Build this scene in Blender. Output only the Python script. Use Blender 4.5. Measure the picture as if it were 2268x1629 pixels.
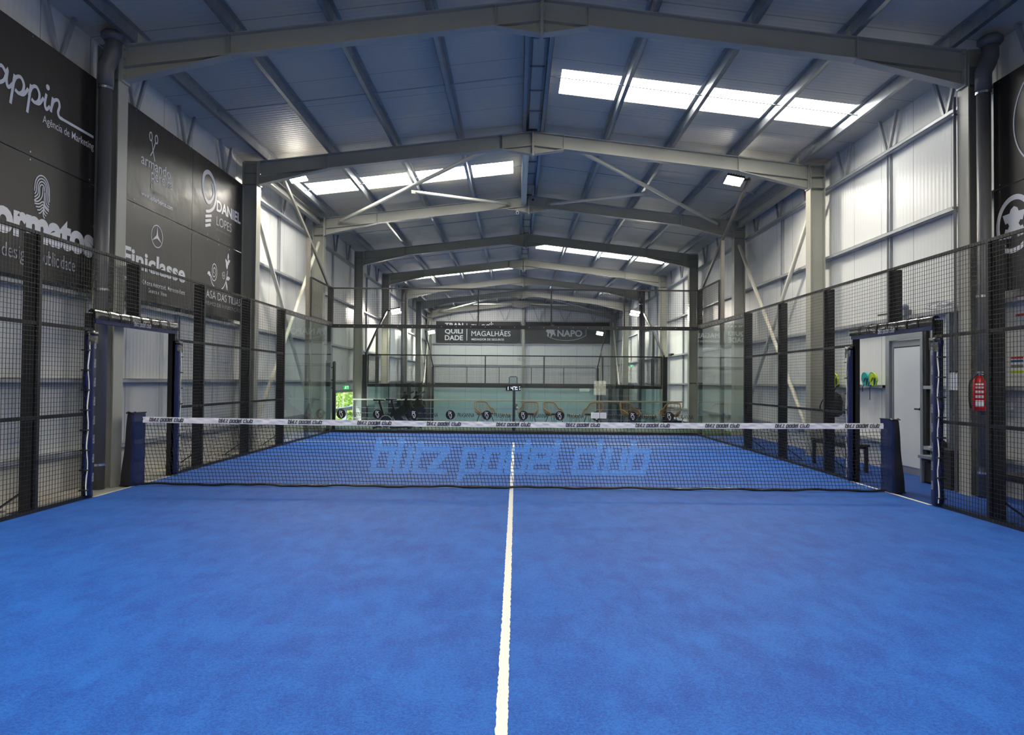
import bpy, math, random
from mathutils import Vector, Matrix, noise
R = math.radians
PI = math.pi
random.seed(7)
scn = bpy.context.scene
C = scn.collection
for o in list(bpy.data.objects):
    bpy.data.objects.remove(o)

# ---------------------------------------------------------------- camera
cx, cy, cz, yaw, pitch, roll, fpx = 0.04766, -9.54398, 1.42464, -0.0056803, 0.0196639, 0.0084788, 1584.25
F = Vector((math.sin(yaw)*math.cos(pitch), math.cos(yaw)*math.cos(pitch), math.sin(pitch)))
R0 = Vector((math.cos(yaw), -math.sin(yaw), 0))
U0 = R0.cross(F)
RR = R0*math.cos(roll) + U0*math.sin(roll)
UU = -R0*math.sin(roll) + U0*math.cos(roll)
cam = bpy.data.cameras.new('camera')
cam.sensor_fit = 'HORIZONTAL'
cam.sensor_width = 36
cam.lens = fpx*36/2268
cam.clip_start = .05
cam.clip_end = 300
co = bpy.data.objects.new('camera', cam)
C.objects.link(co)
M = Matrix((RR, UU, -F)).transposed().to_4x4()
M.translation = Vector((cx, cy, cz))
co.matrix_world = M
scn.camera = co

# ---------------------------------------------------------------- light / exposure
scn.view_settings.view_transform = 'Standard'
scn.view_settings.look = 'None'
scn.view_settings.gamma = 1
scn.view_settings.exposure = 0.12
scn.view_settings.use_curve_mapping = False
try:
    scn.cycles.transparent_max_bounces = 24
    scn.cycles.max_bounces = 10
    scn.cycles.diffuse_bounces = 6
except Exception:
    pass
LAMP_STRENGTH = 420.0       # floodlight lens emission
SKY_STRENGTH = 18.0         # translucent roof lights in daylight
world = bpy.data.worlds.new('world')
scn.world = world
world.use_nodes = True
wn = world.node_tree.nodes
wl = world.node_tree.links
bg = wn['Background']
sky = wn.new('ShaderNodeTexSky')
sky.sky_type = 'NISHITA'
sky.sun_elevation = R(50)
sky.sun_rotation = R(250)
sky.sun_disc = False
wl.new(sky.outputs[0], bg.inputs[0])
bg.inputs[1].default_value = 1.5

# ---------------------------------------------------------------- materials
def lin(c):
    return tuple(((v/255)/12.92 if v/255 <= .04045 else ((v/255+.055)/1.055)**2.4) for v in c) + (1,)
MATS = {}
def mat(name, rgb, rough=.5, metal=0, spec=.5, bump=None, var=None, emit=None, coat=0):
    """bump=(scale xyz, strength, distance), var=(scale, amount)"""
    m = bpy.data.materials.new(name)
    m.use_nodes = True
    nt = m.node_tree
    b = nt.nodes['Principled BSDF']
    col = lin(rgb)
    b.inputs['Base Color'].default_value = col
    b.inputs['Roughness'].default_value = rough
    b.inputs['Metallic'].default_value = metal
    b.inputs['Specular IOR Level'].default_value = spec
    if coat:
        b.inputs['Coat Weight'].default_value = coat
    tc = nt.nodes.new('ShaderNodeTexCoord')
    if var:
        n = nt.nodes.new('ShaderNodeTexNoise')
        n.inputs['Scale'].default_value = var[0]
        n.inputs['Detail'].default_value = 5
        nt.links.new(tc.outputs['Object'], n.inputs['Vector'])
        mr = nt.nodes.new('ShaderNodeMapRange')
        mr.inputs['From Min'].default_value = .3
        mr.inputs['From Max'].default_value = .7
        mr.inputs['To Min'].default_value = 1-var[1]
        mr.inputs['To Max'].default_value = 1+var[1]
        nt.links.new(n.outputs['Fac'], mr.inputs['Value'])
        mx = nt.nodes.new('ShaderNodeVectorMath')
        mx.operation = 'SCALE'
        mx.inputs[0].default_value = col[:3]
        nt.links.new(mr.outputs[0], mx.inputs['Scale'])
        nt.links.new(mx.outputs[0], b.inputs['Base Color'])
    if bump:
        mp = nt.nodes.new('ShaderNodeMapping')
        mp.inputs['Scale'].default_value = bump[0]
        nt.links.new(tc.outputs['Object'], mp.inputs['Vector'])
        n = nt.nodes.new('ShaderNodeTexNoise')
        n.inputs['Scale'].default_value = 1
        n.inputs['Detail'].default_value = 3
        nt.links.new(mp.outputs[0], n.inputs['Vector'])
        bp = nt.nodes.new('ShaderNodeBump')
        bp.inputs['Strength'].default_value = bump[1]
        bp.inputs['Distance'].default_value = bump[2]
        nt.links.new(n.outputs['Fac'], bp.inputs['Height'])
        nt.links.new(bp.outputs[0], b.inputs['Normal'])
    if emit:
        b.inputs['Emission Color'].default_value = lin(emit[0])
        b.inputs['Emission Strength'].default_value = emit[1]
    MATS[name] = m
    return m

steel = mat('painted_steel', (160, 159, 148), .38, 0, .5, var=(1.5, .05))
steel_dark = mat('lamp_post_paint', (112, 108, 100), .45)
black = mat('black_powder_coat', (26, 27, 29), .45, 0, .5)
wire = mat('black_wire', (30, 31, 33), .4)
galv = mat('galvanised_steel', (150, 155, 160), .33, .75, .5, var=(9, .12))
galv2 = mat('galvanised_rail', (165, 168, 172), .45, .35, .5, var=(5, .08))
tubem = mat('cream_tube_paint', (200, 198, 184), .35)
pipem = mat('grey_plastic_pipe', (90, 91, 94), .42)
alu = mat('aluminium_frame', (140, 145, 152), .35, .3)
chrome = mat('chrome', (210, 212, 215), .2, .9)
whitem = mat('white_paint_line', (226, 224, 214), .8)
paper = mat('paper', (228, 229, 232), .7)
navy = mat('navy_vinyl', (12, 28, 74), .5, 0, .3, bump=((7, 7, 5), .35, .02))
navyd = mat('dark_vinyl', (30, 31, 38), .3, bump=((10, 10, 7), .4, .02))
foil = mat('glossy_black_vinyl', (32, 33, 37), .2, bump=((6, 5, 6), .35, .03))
banner = mat('banner_vinyl', (44, 42, 43), .42, bump=((3.2, 1.4, 1.6), .35, .03))
banner2 = mat('banner_vinyl_glossy', (50, 47, 46), .38, bump=((2.4, 1.6, 1.4), .55, .05))
white_print = mat('white_print', (226, 227, 232), .5)
grey_print = mat('grey_print', (182, 184, 192), .5)
thin_print = mat('fine_grey_print', (120, 118, 118), .5)
bandm = mat('white_net_tape', (232, 232, 240), .55, bump=((7, 7, 16), .9, .02))
inkm = mat('black_ink', (12, 12, 14), .5)
cordm = mat('net_cord', (14, 15, 22), .7)
logom = mat('light_blue_print_on_cord', (96, 170, 240), .6)
rubber = mat('black_rubber', (18, 18, 20), .6)
red = mat('extinguisher_red', (178, 16, 24), .3)
rattan = mat('rattan', (168, 134, 92), .55, var=(30, .15))
concrete = mat('concrete_floor', (184, 179, 166), .6, var=(1.3, .08), bump=((6, 6, 6), .15, .005))
plinth = mat('concrete_plinth', (206, 203, 194), .7, var=(2, .08))
bluepanel = mat('lower_wall', (150, 158, 165), .6)
limem = mat('racket_lime', (196, 220, 44), .35)
tealm = mat('racket_teal', (58, 176, 168), .35)
dk = mat('racket_dark', (30, 34, 40), .35)
greyp = mat('grey_plastic', (110, 118, 132), .45)
greensign = mat('green_sign', (10, 150, 70), .4, emit=((20, 230, 110), .55))
whiteglow = mat('sign_glow', (230, 255, 240), .4, emit=((230, 255, 240), 1.5))
displaym = mat('display_black', (8, 8, 12), .2)
digitm = mat('display_digit', (235, 235, 255), .4, emit=((225, 225, 255), 1.6))
leafm = mat('leaf_green', (158, 182, 70), .6, var=(3, .4))
barkm = mat('bark', (90, 75, 60), .8)
sandm = mat('sunlit_ground', (190, 176, 140), .9, var=(2, .25))
lensm = mat('led_lens', (255, 255, 250), .3, emit=((255, 246, 228), LAMP_STRENGTH))
skylm = mat('translucent_roof_sheet', (240, 245, 250), .5, emit=((255, 252, 242), SKY_STRENGTH))
redsign = mat('sign_red', (190, 20, 24), .5)
bluesign = mat('sign_blue', (20, 80, 140), .5)

def panel_mat(name, rgb, axis, pitch_small, pitch_big, rough, depth=.004, metal=0):
    """ribbed sandwich panel: fine ribs plus a joint every metre, running along one axis"""
    m = bpy.data.materials.new(name)
    m.use_nodes = True
    nt = m.node_tree
    L = nt.links
    b = nt.nodes['Principled BSDF']
    b.inputs['Roughness'].default_value = rough
    b.inputs['Metallic'].default_value = metal
    tc = nt.nodes.new('ShaderNodeTexCoord')
    sp = nt.nodes.new('ShaderNodeSeparateXYZ')
    L.new(tc.outputs['Object'], sp.inputs[0])
    src = sp.outputs[axis]
    def math_(op, a, bb):
        n = nt.nodes.new('ShaderNodeMath')
        n.operation = op
        for i, v in enumerate((a, bb)):
            if v is None:
                continue
            if isinstance(v, (int, float)):
                n.inputs[i].default_value = v
            else:
                L.new(v, n.inputs[i])
        return n.outputs[0]
    s = math_('SINE', math_('MULTIPLY', src, 2*PI/pitch_small), None)
    s = math_('MULTIPLY', s, .5)
    fr = math_('FRACT', math_('DIVIDE', src, pitch_big), None)
    joint = math_('LESS_THAN', math_('ABSOLUTE', math_('SUBTRACT', fr, .5), None), .006/pitch_big)
    h = math_('SUBTRACT', s, math_('MULTIPLY', joint, 4))
    bp = nt.nodes.new('ShaderNodeBump')
    bp.inputs['Strength'].default_value = .6
    bp.inputs['Distance'].default_value = depth
    L.new(h, bp.inputs['Height'])
    L.new(bp.outputs[0], b.inputs['Normal'])
    mx = nt.nodes.new('ShaderNodeMix')
    mx.data_type = 'RGBA'
    L.new(joint, mx.inputs['Factor'])
    mx.inputs['A'].default_value = lin(rgb)
    mx.inputs['B'].default_value = lin(tuple(int(v*.62) for v in rgb))
    L.new(mx.outputs['Result'], b.inputs['Base Color'])
    MATS[name] = m
    return m
wallm = panel_mat('white_wall_panel_y', (207, 208, 206), 'Y', .10, 1.0, .42)
wallx = panel_mat('white_wall_panel_x', (207, 208, 206), 'X', .10, 1.0, .42)
roofm = panel_mat('roof_panel', (190, 183, 168), 'Y', .10, 1.0, .55, .003)
doorp = panel_mat('door_panel_sheet', (200, 203, 206), 'Y', .03, 3.0, .45, .001)

def turf_mat(name, deep, light):
    m = bpy.data.materials.new(name)
    m.use_nodes = True
    nt = m.node_tree
    L = nt.links
    b = nt.nodes['Principled BSDF']
    b.inputs['Roughness'].default_value = .62
    b.inputs['Specular IOR Level'].default_value = .22
    b.inputs['Sheen Weight'].default_value = .04
    b.inputs['Sheen Roughness'].default_value = .5
    tc = nt.nodes.new('ShaderNodeTexCoord')
    def nz(scale, detail, mp=None, dist=0):
        n = nt.nodes.new('ShaderNodeTexNoise')
        n.inputs['Scale'].default_value = scale
        n.inputs['Detail'].default_value = detail
        n.inputs['Distortion'].default_value = dist
        if mp:
            q = nt.nodes.new('ShaderNodeMapping')
            q.inputs['Scale'].default_value = mp
            q.inputs['Rotation'].default_value = (0, 0, .5)
            L.new(tc.outputs['Object'], q.inputs[0])
            L.new(q.outputs[0], n.inputs['Vector'])
        else:
            L.new(tc.outputs['Object'], n.inputs['Vector'])
        return n.outputs['Fac']
    big = nz(1.6, 8, (1, 1.4, 1), .7)
    streak = nz(7, 5, (1, .45, 1), .4)
    fine = nz(170, 3)
    mid = nz(60, 3)
    def add(a, bb, ka, kb):
        n1 = nt.nodes.new('ShaderNodeMath'); n1.operation = 'MULTIPLY'; L.new(a, n1.inputs[0]); n1.inputs[1].default_value = ka
        n2 = nt.nodes.new('ShaderNodeMath'); n2.operation = 'MULTIPLY_ADD'; L.new(bb, n2.inputs[0]); n2.inputs[1].default_value = kb
        L.new(n1.outputs[0], n2.inputs[2])
        return n2.outputs[0]
    f = add(add(big, streak, .17, .20), add(fine, mid, .38, .25), 1, 1)
    mr = nt.nodes.new('ShaderNodeMapRange')
    mr.inputs['From Min'].default_value = .42
    mr.inputs['From Max'].default_value = .58
    L.new(f, mr.inputs[0])
    mx = nt.nodes.new('ShaderNodeMix')
    mx.data_type = 'RGBA'
    mx.inputs['A'].default_value = lin(deep)
    mx.inputs['B'].default_value = lin(light)
    L.new(mr.outputs[0], mx.inputs['Factor'])
    L.new(mx.outputs['Result'], b.inputs['Base Color'])
    bp = nt.nodes.new('ShaderNodeBump')
    bp.inputs['Strength'].default_value = .5
    bp.inputs['Distance'].default_value = .004
    L.new(fine, bp.inputs['Height'])
    L.new(bp.outputs[0], b.inputs['Normal'])
    MATS[name] = m
    return m
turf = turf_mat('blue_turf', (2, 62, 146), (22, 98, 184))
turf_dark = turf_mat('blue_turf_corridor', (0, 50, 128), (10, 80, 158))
green = turf_mat('green_turf', (54, 78, 36), (88, 112, 56))

def glass_mat(name, tint, rough=0.0):
    m = bpy.data.materials.new(name)
    m.use_nodes = True
    nt = m.node_tree
    nt.nodes.remove(nt.nodes['Principled BSDF'])
    out = nt.nodes['Material Output']
    tr = nt.nodes.new('ShaderNodeBsdfTransparent')
    tr.inputs[0].default_value = tint
    gl = nt.nodes.new('ShaderNodeBsdfGlossy')
    gl.inputs['Roughness'].default_value = rough
    fr = nt.nodes.new('ShaderNodeFresnel')
    ge = nt.nodes.new('ShaderNodeNewGeometry')   # a thin pane: same reflectance entering and leaving
    mi = nt.nodes.new('ShaderNodeMapRange')
    mi.inputs['To Min'].default_value = 1.5
    mi.inputs['To Max'].default_value = 1/1.5
    nt.links.new(ge.outputs['Backfacing'], mi.inputs['Value'])
    nt.links.new(mi.outputs[0], fr.inputs[0])
    mx = nt.nodes.new('ShaderNodeMixShader')
    nt.links.new(fr.outputs[0], mx.inputs[0])
    nt.links.new(tr.outputs[0], mx.inputs[1])
    nt.links.new(gl.outputs[0], mx.inputs[2])
    nt.links.new(mx.outputs[0], out.inputs[0])
    MATS[name] = m
    return m
glass = glass_mat('court_glass', (.93, .97, .96, 1))
glass2 = glass_mat('lower_court_glass', (.90, .965, .95, 1))
glass3 = glass_mat('window_glass', (.95, .97, .97, 1))

# ---------------------------------------------------------------- mesh builder
def wloc(o):
    v = Vector((0, 0, 0))
    while o is not None:
        v += o.location
        o = o.parent
    return v

CONF = {}      # banners: print and eyelets follow the cloth
class MB:
    def __init__(s):
        s.v = []; s.f = []; s.m = []
    def add(s, vs, fs, mi=0):
        n = len(s.v)
        s.v += [tuple(p) for p in vs]
        s.f += [tuple(i+n for i in q) for q in fs]
        s.m += [mi]*len(fs)
        return s
    def box(s, x0, x1, y0, y1, z0, z1, mi=0):
        x0, x1 = sorted((x0, x1)); y0, y1 = sorted((y0, y1)); z0, z1 = sorted((z0, z1))
        return s.add([(x, y, z) for z in (z0, z1) for y in (y0, y1) for x in (x0, x1)],
                     [(0, 2, 3, 1), (4, 5, 7, 6), (0, 1, 5, 4), (2, 6, 7, 3), (0, 4, 6, 2), (1, 3, 7, 5)], mi)
    def bar(s, p0, p1, w, h, up=(0, 0, 1), mi=0, w1=None, h1=None):
        p0 = Vector(p0); p1 = Vector(p1); d = (p1-p0).normalized()
        up = Vector(up)
        sd = d.cross(up).normalized()
        up = sd.cross(d).normalized()
        w1 = w if w1 is None else w1; h1 = h if h1 is None else h1
        vs = []
        for p, ww, hh in ((p0, w, h), (p1, w1, h1)):
            for a, b in ((-1, -1), (1, -1), (1, 1), (-1, 1)):
                vs.append(p+sd*(a*ww/2)+up*(b*hh/2))
        return s.add(vs, [(3, 2, 1, 0), (4, 5, 6, 7), (0, 1, 5, 4), (1, 2, 6, 5), (2, 3, 7, 6), (3, 0, 4, 7)], mi)
    def tube(s, pts, r, n=8, mi=0, cap=True, closed=False):
        pts = [Vector(p) for p in pts]
        rs = r if isinstance(r, (list, tuple)) else [r]*len(pts)
        N = len(pts); base = len(s.v); ref = None
        for i, p in enumerate(pts):
            if closed:
                d = (pts[(i+1) % N]-pts[i-1]).normalized()
            else:
                d = (pts[min(i+1, N-1)]-pts[max(i-1, 0)]).normalized()
            if ref is None:
                ref = Vector((0, 0, 1)) if abs(d.z) < .9 else Vector((1, 0, 0))
            a = d.cross(ref).normalized(); b = a.cross(d).normalized(); ref = b
            for k in range(n):
                t = 2*PI*k/n
                s.v.append(tuple(p+a*(math.cos(t)*rs[i])+b*(math.sin(t)*rs[i])))
        for i in range(N if closed else N-1):
            j = (i+1) % N
            for k in range(n):
                l = (k+1) % n
                s.f.append((base+i*n+k, base+i*n+l, base+j*n+l, base+j*n+k)); s.m.append(mi)
        if cap and not closed:
            s.f.append(tuple(base+k for k in range(n))[::-1]); s.m.append(mi)
            s.f.append(tuple(base+(N-1)*n+k for k in range(n))); s.m.append(mi)
        return s
    def lathe(s, c, prof, n=20, mi=0, axis='z'):
        base = len(s.v)
        for (r, h) in prof:
            for k in range(n):
                t = 2*PI*k/n
                a, b = r*math.cos(t), r*math.sin(t)
                q = {'z': (a, b, h), 'y': (a, h, b), 'x': (h, a, b)}[axis]
                s.v.append((c[0]+q[0], c[1]+q[1], c[2]+q[2]))
        for i in range(len(prof)-1):
            for k in range(n):
                l = (k+1) % n
                s.f.append((base+i*n+k, base+i*n+l, base+(i+1)*n+l, base+(i+1)*n+k)); s.m.append(mi)
        s.f.append(tuple(base+k for k in range(n))[::-1]); s.m.append(mi)
        s.f.append(tuple(base+(len(prof)-1)*n+k for k in range(n))); s.m.append(mi)
        return s
    def poly(s, pts2, P, depth=0, mi=0):
        """polygon in plane P=(O,U,V,N); with depth extruded to -N"""
        O, U, V, N = P
        a = [O+U*p[0]+V*p[1] for p in pts2]
        n = len(a)
        if depth:
            b = [q-N*depth for q in a]
            fs = [tuple(range(n)), tuple(range(2*n-1, n-1, -1))]+[(i, i+n, (i+1) % n+n, (i+1) % n) for i in range(n)]
            return s.add(a+b, fs, mi)
        return s.add(a, [tuple(range(n))], mi)
    def stroke(s, pts, w, P, mi=0, closed=False, cap=True):
        """constant (or varying) width ribbon along a 2-D polyline in plane P"""
        O, U, V, N = P
        s.k = getattr(s, 'k', 0)+1
        O = O+N*(.0004*(s.k % 9))     # overlapping strokes lie on one another
        n = len(pts)
        ws = w if isinstance(w, (list, tuple)) else [w]*n
        base = len(s.v)
        for i in range(n):
            if closed:
                p0, p1 = pts[i-1], pts[(i+1) % n]
            else:
                p0, p1 = pts[max(i-1, 0)], pts[min(i+1, n-1)]
            dx, dy = p1[0]-p0[0], p1[1]-p0[1]
            l = math.hypot(dx, dy) or 1
            # mitre
            k = 1.0
            if 0 < i < n-1 or closed:
                a = Vector((pts[i][0]-pts[i-1][0], pts[i][1]-pts[i-1][1]))
                b = Vector((pts[(i+1) % n][0]-pts[i][0], pts[(i+1) % n][1]-pts[i][1]))
                if a.length > 1e-9 and b.length > 1e-9:
                    t = (a.normalized()+b.normalized())
                    if t.length > .2:
                        t.normalize(); dx, dy, l = t.x, t.y, 1
                        k = 1/max(.5, abs(t.dot(a.normalized())))
            nx, ny = -dy/l*ws[i]/2*k, dx/l*ws[i]/2*k
            s.v.append(tuple(O+U*(pts[i][0]+nx)+V*(pts[i][1]+ny)))
            s.v.append(tuple(O+U*(pts[i][0]-nx)+V*(pts[i][1]-ny)))
        for i in range(n if closed else n-1):
            j = (i+1) % n
            s.f.append((base+2*i, base+2*i+1, base+2*j+1, base+2*j)); s.m.append(mi)
        return s
    def grid(s, fn, nu, nv, mi=0):
        base = len(s.v)
        for j in range(nv+1):
            for i in range(nu+1):
                s.v.append(tuple(fn(i/nu, j/nv)))
        for j in range(nv):
            for i in range(nu):
                a = base+j*(nu+1)+i
                s.f.append((a, a+1, a+nu+2, a+nu+1)); s.m.append(mi)
        return s
    def xform(s, Mx):
        s.v = [tuple(Mx @ Vector(p)) for p in s.v]
        return s
    def build(s, name, mats, parent=None, smooth=False):
        if parent is not None and parent.name in CONF:
            s.v = [CONF[parent.name](p) for p in s.v]
        me = bpy.data.meshes.new(name)
        o = bpy.data.objects.new(name, me)
        if parent is not None:
            off = wloc(parent)
            o.parent = parent
        else:
            xs = [p[0] for p in s.v]; ys = [p[1] for p in s.v]; zs = [p[2] for p in s.v]
            off = Vector(((min(xs)+max(xs))/2, (min(ys)+max(ys))/2, min(zs)))
            o.location = off
        me.from_pydata([(p[0]-off.x, p[1]-off.y, p[2]-off.z) for p in s.v], [], s.f)
        for m in (mats if isinstance(mats, (list, tuple)) else [mats]):
            me.materials.append(m)
        if any(s.m):
            me.polygons.foreach_set('material_index', s.m)
        if smooth:
            me.polygons.foreach_set('use_smooth', [True]*len(me.polygons))
        me.update()
        C.objects.link(o)
        return o

def tag(o, label=None, cat=None, group=None, kind=None):
    if label: o['label'] = label
    if cat: o['category'] = cat
    if group: o['group'] = group
    if kind: o['kind'] = kind
    return o
def thing(name, label, cat, loc=(0, 0, 0), group=None):
    o = bpy.data.objects.new(name, None)
    o.empty_display_size = .1
    o.location = loc
    C.objects.link(o)
    return tag(o, label, cat, group)
def copy_tree(o, parent=None):
    c = o.copy()
    C.objects.link(c)
    c.parent = parent
    for ch in [x for x in KIDS.get(o.name, [])]:
        copy_tree(ch, c)
    return c
KIDS = {}
def reg(root):
    for x in bpy.data.objects:
        if x.parent is not None:
            KIDS.setdefault(x.parent.name, [])
            if x not in KIDS[x.parent.name]:
                KIDS[x.parent.name].append(x)
def plane(O, U, V, N):
    return (Vector(O), Vector(U), Vector(V), Vector(N))

# ---------------------------------------------------------------- lettering
def font_mesh(txt, bold=0.0, space=1.0):
    cu = bpy.data.curves.new('text', 'FONT')
    cu.body = txt
    cu.size = 1
    cu.offset = bold
    cu.space_character = space
    cu.resolution_u = 4
    ob = bpy.data.objects.new('text', cu)
    C.objects.link(ob)
    dg = bpy.context.evaluated_depsgraph_get()
    me = bpy.data.meshes.new_from_object(ob.evaluated_get(dg))
    vs = [(v.co.x, v.co.y) for v in me.vertices]
    fs = [tuple(p.vertices) for p in me.polygons]
    bpy.data.objects.remove(ob); bpy.data.curves.remove(cu); bpy.data.meshes.remove(me)
    return vs, fs
def text(mb, txt, P, u0, u1, v0, v1, bold=0, shear=0, mi=0, space=1.0):
    vs, fs = font_mesh(txt, bold, space)
    vs = [(x+shear*y, y) for x, y in vs]
    xa = min(v[0] for v in vs); xb = max(v[0] for v in vs); ya = min(v[1] for v in vs); yb = max(v[1] for v in vs)
    O, U, V, N = P
    mb.add([O+U*(u0+(x-xa)/(xb-xa)*(u1-u0))+V*(v0+(y-ya)/(yb-ya)*(v1-v0)) for x, y in vs], fs, mi)
# squared italic letters of the club's name: (advance, strokes)
GL = {
 'b': (1.15, [[(0, 1.42), (0, 0), (.78, 0), (.78, 1), (.05, 1)]]),
 'l': (.55, [[(0, 1.42), (0, 0), (.28, 0)]]),
 'i': (.42, [[(0, 1), (0, 0)]]),
 't': (.72, [[(0, 1.3), (0, 0), (.4, 0)], [(0, 1), (.4, 1)]]),
 'z': (1.1, [[(0, 1), (.72, 1), (.05, 0), (.78, 0)]]),
 'p': (1.15, [[(0, -.38), (0, 1), (.78, 1), (.78, 0), (.1, 0)]]),
 'a': (1.15, [[(0, 1), (.78, 1), (.78, 0), (0, 0), (0, .95)]]),
 'd': (1.15, [[(.78, 1.42), (.78, 0), (0, 0), (0, 1), (.72, 1)]]),
 'e': (1.12, [[(.75, 0), (0, 0), (0, 1), (.78, 1), (.78, .5), (.1, .5)]]),
 'c': (1.05, [[(.74, 1), (0, 1), (0, 0), (.74, 0)]]),
 'u': (1.15, [[(0, 1), (0, 0), (.78, 0), (.78, 1)]]),
 ' ': (.55, [])}
def club_strokes(shear=.2):
    out = []; x = 0
    for ch in 'blitz padel club':
        adv, st = GL[ch]
        for q in st:
            out.append([(x+a+shear*b, b) for a, b in q])
        x += adv
    return out, x-.3
def club_text(mb, P, u0, u1, zbase, xh, w=.24, mi=0, shear=.2):
    st, W = club_strokes(shear)
    k = (u1-u0)/W
    for q in st:
        mb.stroke([(u0+a*k, zbase+b*xh) for a, b in q], w*min(k, xh)*1.05, P, mi)

def arc(c, rx, ry, a0, a1, n=24):
    return [(c[0]+rx*math.cos(R(a0+(a1-a0)*i/n)), c[1]+ry*math.sin(R(a0+(a1-a0)*i/n))) for i in range(n+1)]
def spline(pts, n=8):
    out = []
    P = [pts[0]]+list(pts)+[pts[-1]]
    for i in range(1, len(P)-2):
        p0, p1, p2, p3 = P[i-1], P[i], P[i+1], P[i+2]
        for k in range(n):
            t = k/n
            out.append(tuple(.5*((2*p1[a])+(-p0[a]+p2[a])*t+(2*p0[a]-5*p1[a]+4*p2[a]-p3[a])*t*t+(-p0[a]+3*p1[a]-3*p2[a]+p3[a])*t**3) for a in range(len(p1))))
    out.append(tuple(pts[-1]))
    return out

# ---------------------------------------------------------------- building constants
CX = .355            # ridge line
XL, XR = -5.22, 5.94  # inner column faces
WL, WR = -5.66, 6.38  # wall inner faces
Y0, Y1 = -12.7, 35.45
FY = [-.1+5.02*k for k in range(-2, 8)]
SL = .117
def ztop(x): return 6.5-SL*abs(x-CX)      # top of rafters
def zroof(x): return 6.675-SL*abs(x-CX)   # underside of roof sheet
LOW = -1.65          # level of the lower court
STEP = 14.2

# ================================================================= SETTING
def S(o, label=None):
    o['kind'] = 'structure'
    if label: o['label'] = label
    return o
def rects(holes, a0, a1, b0, b1):
    A = sorted({a0, a1}|{v for h in holes for v in h[:2]}); B = sorted({b0, b1}|{v for h in holes for v in h[2:]})
    for i in range(len(A)-1):
        for j in range(len(B)-1):
            am, bm = (A[i]+A[i+1])/2, (B[j]+B[j+1])/2
            if not any(h[0] < am < h[1] and h[2] < bm < h[3] for h in holes):
                yield A[i], A[i+1], B[j], B[j+1]
# floors
mb = MB(); mb.box(WL-.1, -5.0, Y0, STEP, -.2, -.004); mb.box(-5.0, 5.0, Y0, STEP, -.2, -.02); mb.box(5, WR+.1, Y0, STEP, -.2, -.02)
S(mb.build('floor', concrete), 'beige concrete floor slab along the left wall')
ft = MB().grid(lambda u, v: (-5+10*u, -10+20*v, 0), 8, 16)
ft.box(-5, 5, -10, 10, -.02, -.001)
ft = S(ft.build('floor', turf), 'bright blue artificial turf of the near court')
lm = MB()
for a in ((-.025, .025, -7.15, 7.15), (-5, 5, 6.925, 6.975), (-5, 5, -6.975, -6.925), (4.955, 5.0, -1.0, 1.0), (-5.0, -4.97, -1, 1)):
    n = max(2, int(max(a[1]-a[0], a[3]-a[2])/.02)) if a[1]-a[0] < .06 else 2
    if n > 2:
        def fn(u, v, a=a, n=n):
            e = (random.random()-.5)*.006
            return (a[0]+(a[1]-a[0])*u+e, a[2]+(a[3]-a[2])*v, .004)
        lm.grid(fn, 1, n)
    else:
        lm.box(a[0], a[1], a[2], a[3], .001, .004)
lm.build('line_marking', whitem, ft)
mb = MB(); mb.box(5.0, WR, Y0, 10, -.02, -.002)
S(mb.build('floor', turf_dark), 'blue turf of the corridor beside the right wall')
mb = MB(); mb.box(WL, WR, 10.06, STEP, -.02, 0)
S(mb.build('floor', green), 'green turf strip of the lounge behind the back glass')
mb = MB(); mb.box(WL-.1, WR+.1, STEP, Y1+.1, LOW-.2, LOW-.02); mb.box(WL, WR, STEP-.02, STEP, LOW, -.02)
S(mb.build('floor', concrete), 'lower hall floor beyond the lounge')
mb = MB(); mb.box(-5, 5, 14.8, 34.8, LOW-.02, LOW)
S(mb.build('floor', turf), 'blue turf of the lower court beyond the lounge')
# walls
WIN = (13.0, 16.05, -1.6, 1.1)
mb = MB()
for a, b, c, d in rects([WIN], Y0, Y1, .45, 6.2):
    mb.box(WL-.1, WL, a, b, c, d)
for a, b, c, d in rects([(13.0, 16.05, -1.6, .45)], Y0, Y1, LOW, .45):
    mb.box(WL-.1, WL+.0, a, b, c, d)
S(mb.build('wall_left', wallm), 'white ribbed panel wall on the left')
mb = MB()
for a, b, c, d in rects([(1.52, 2.56, -1, 2.2)], Y0, Y1, -.02, 6.2):
    mb.box(WR, WR+.1, a, b, c, d)
mb.box(WR, WR+.1, STEP, Y1, LOW, -.02)
S(mb.build('wall_right', wallm), 'white ribbed panel wall on the right')
mb = MB(); mb.box(WL, WR, Y1, Y1+.1, LOW, 6.9)
S(mb.build('wall_back', wallx), 'white ribbed gable wall at the far end')
WF = (4.6, 5.42, .56, 1.56)
mb = MB()
for a, b, c, d in rects([WF], WL, WR, -.02, 6.9):
    mb.box(a, b, Y0-.1, Y0, c, d)
S(mb.build('wall_front', wallx), 'white ribbed gable wall behind the camera')
# low base rail of left wall
mb = MB(); mb.box(WL+.001, WL+.02, Y0, 13.0, -.0, .44)
S(mb.build('baseboard_left', plinth), 'pale concrete base strip of the left wall')
mb = MB(); mb.box(WR-.015, WR-.001, Y0, 1.4, -.02, .2); mb.box(WR-.015, WR-.001, 2.6, STEP, -.02, .2)
S(mb.build('baseboard_right', plinth), 'pale concrete base strip of the right wall')
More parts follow.
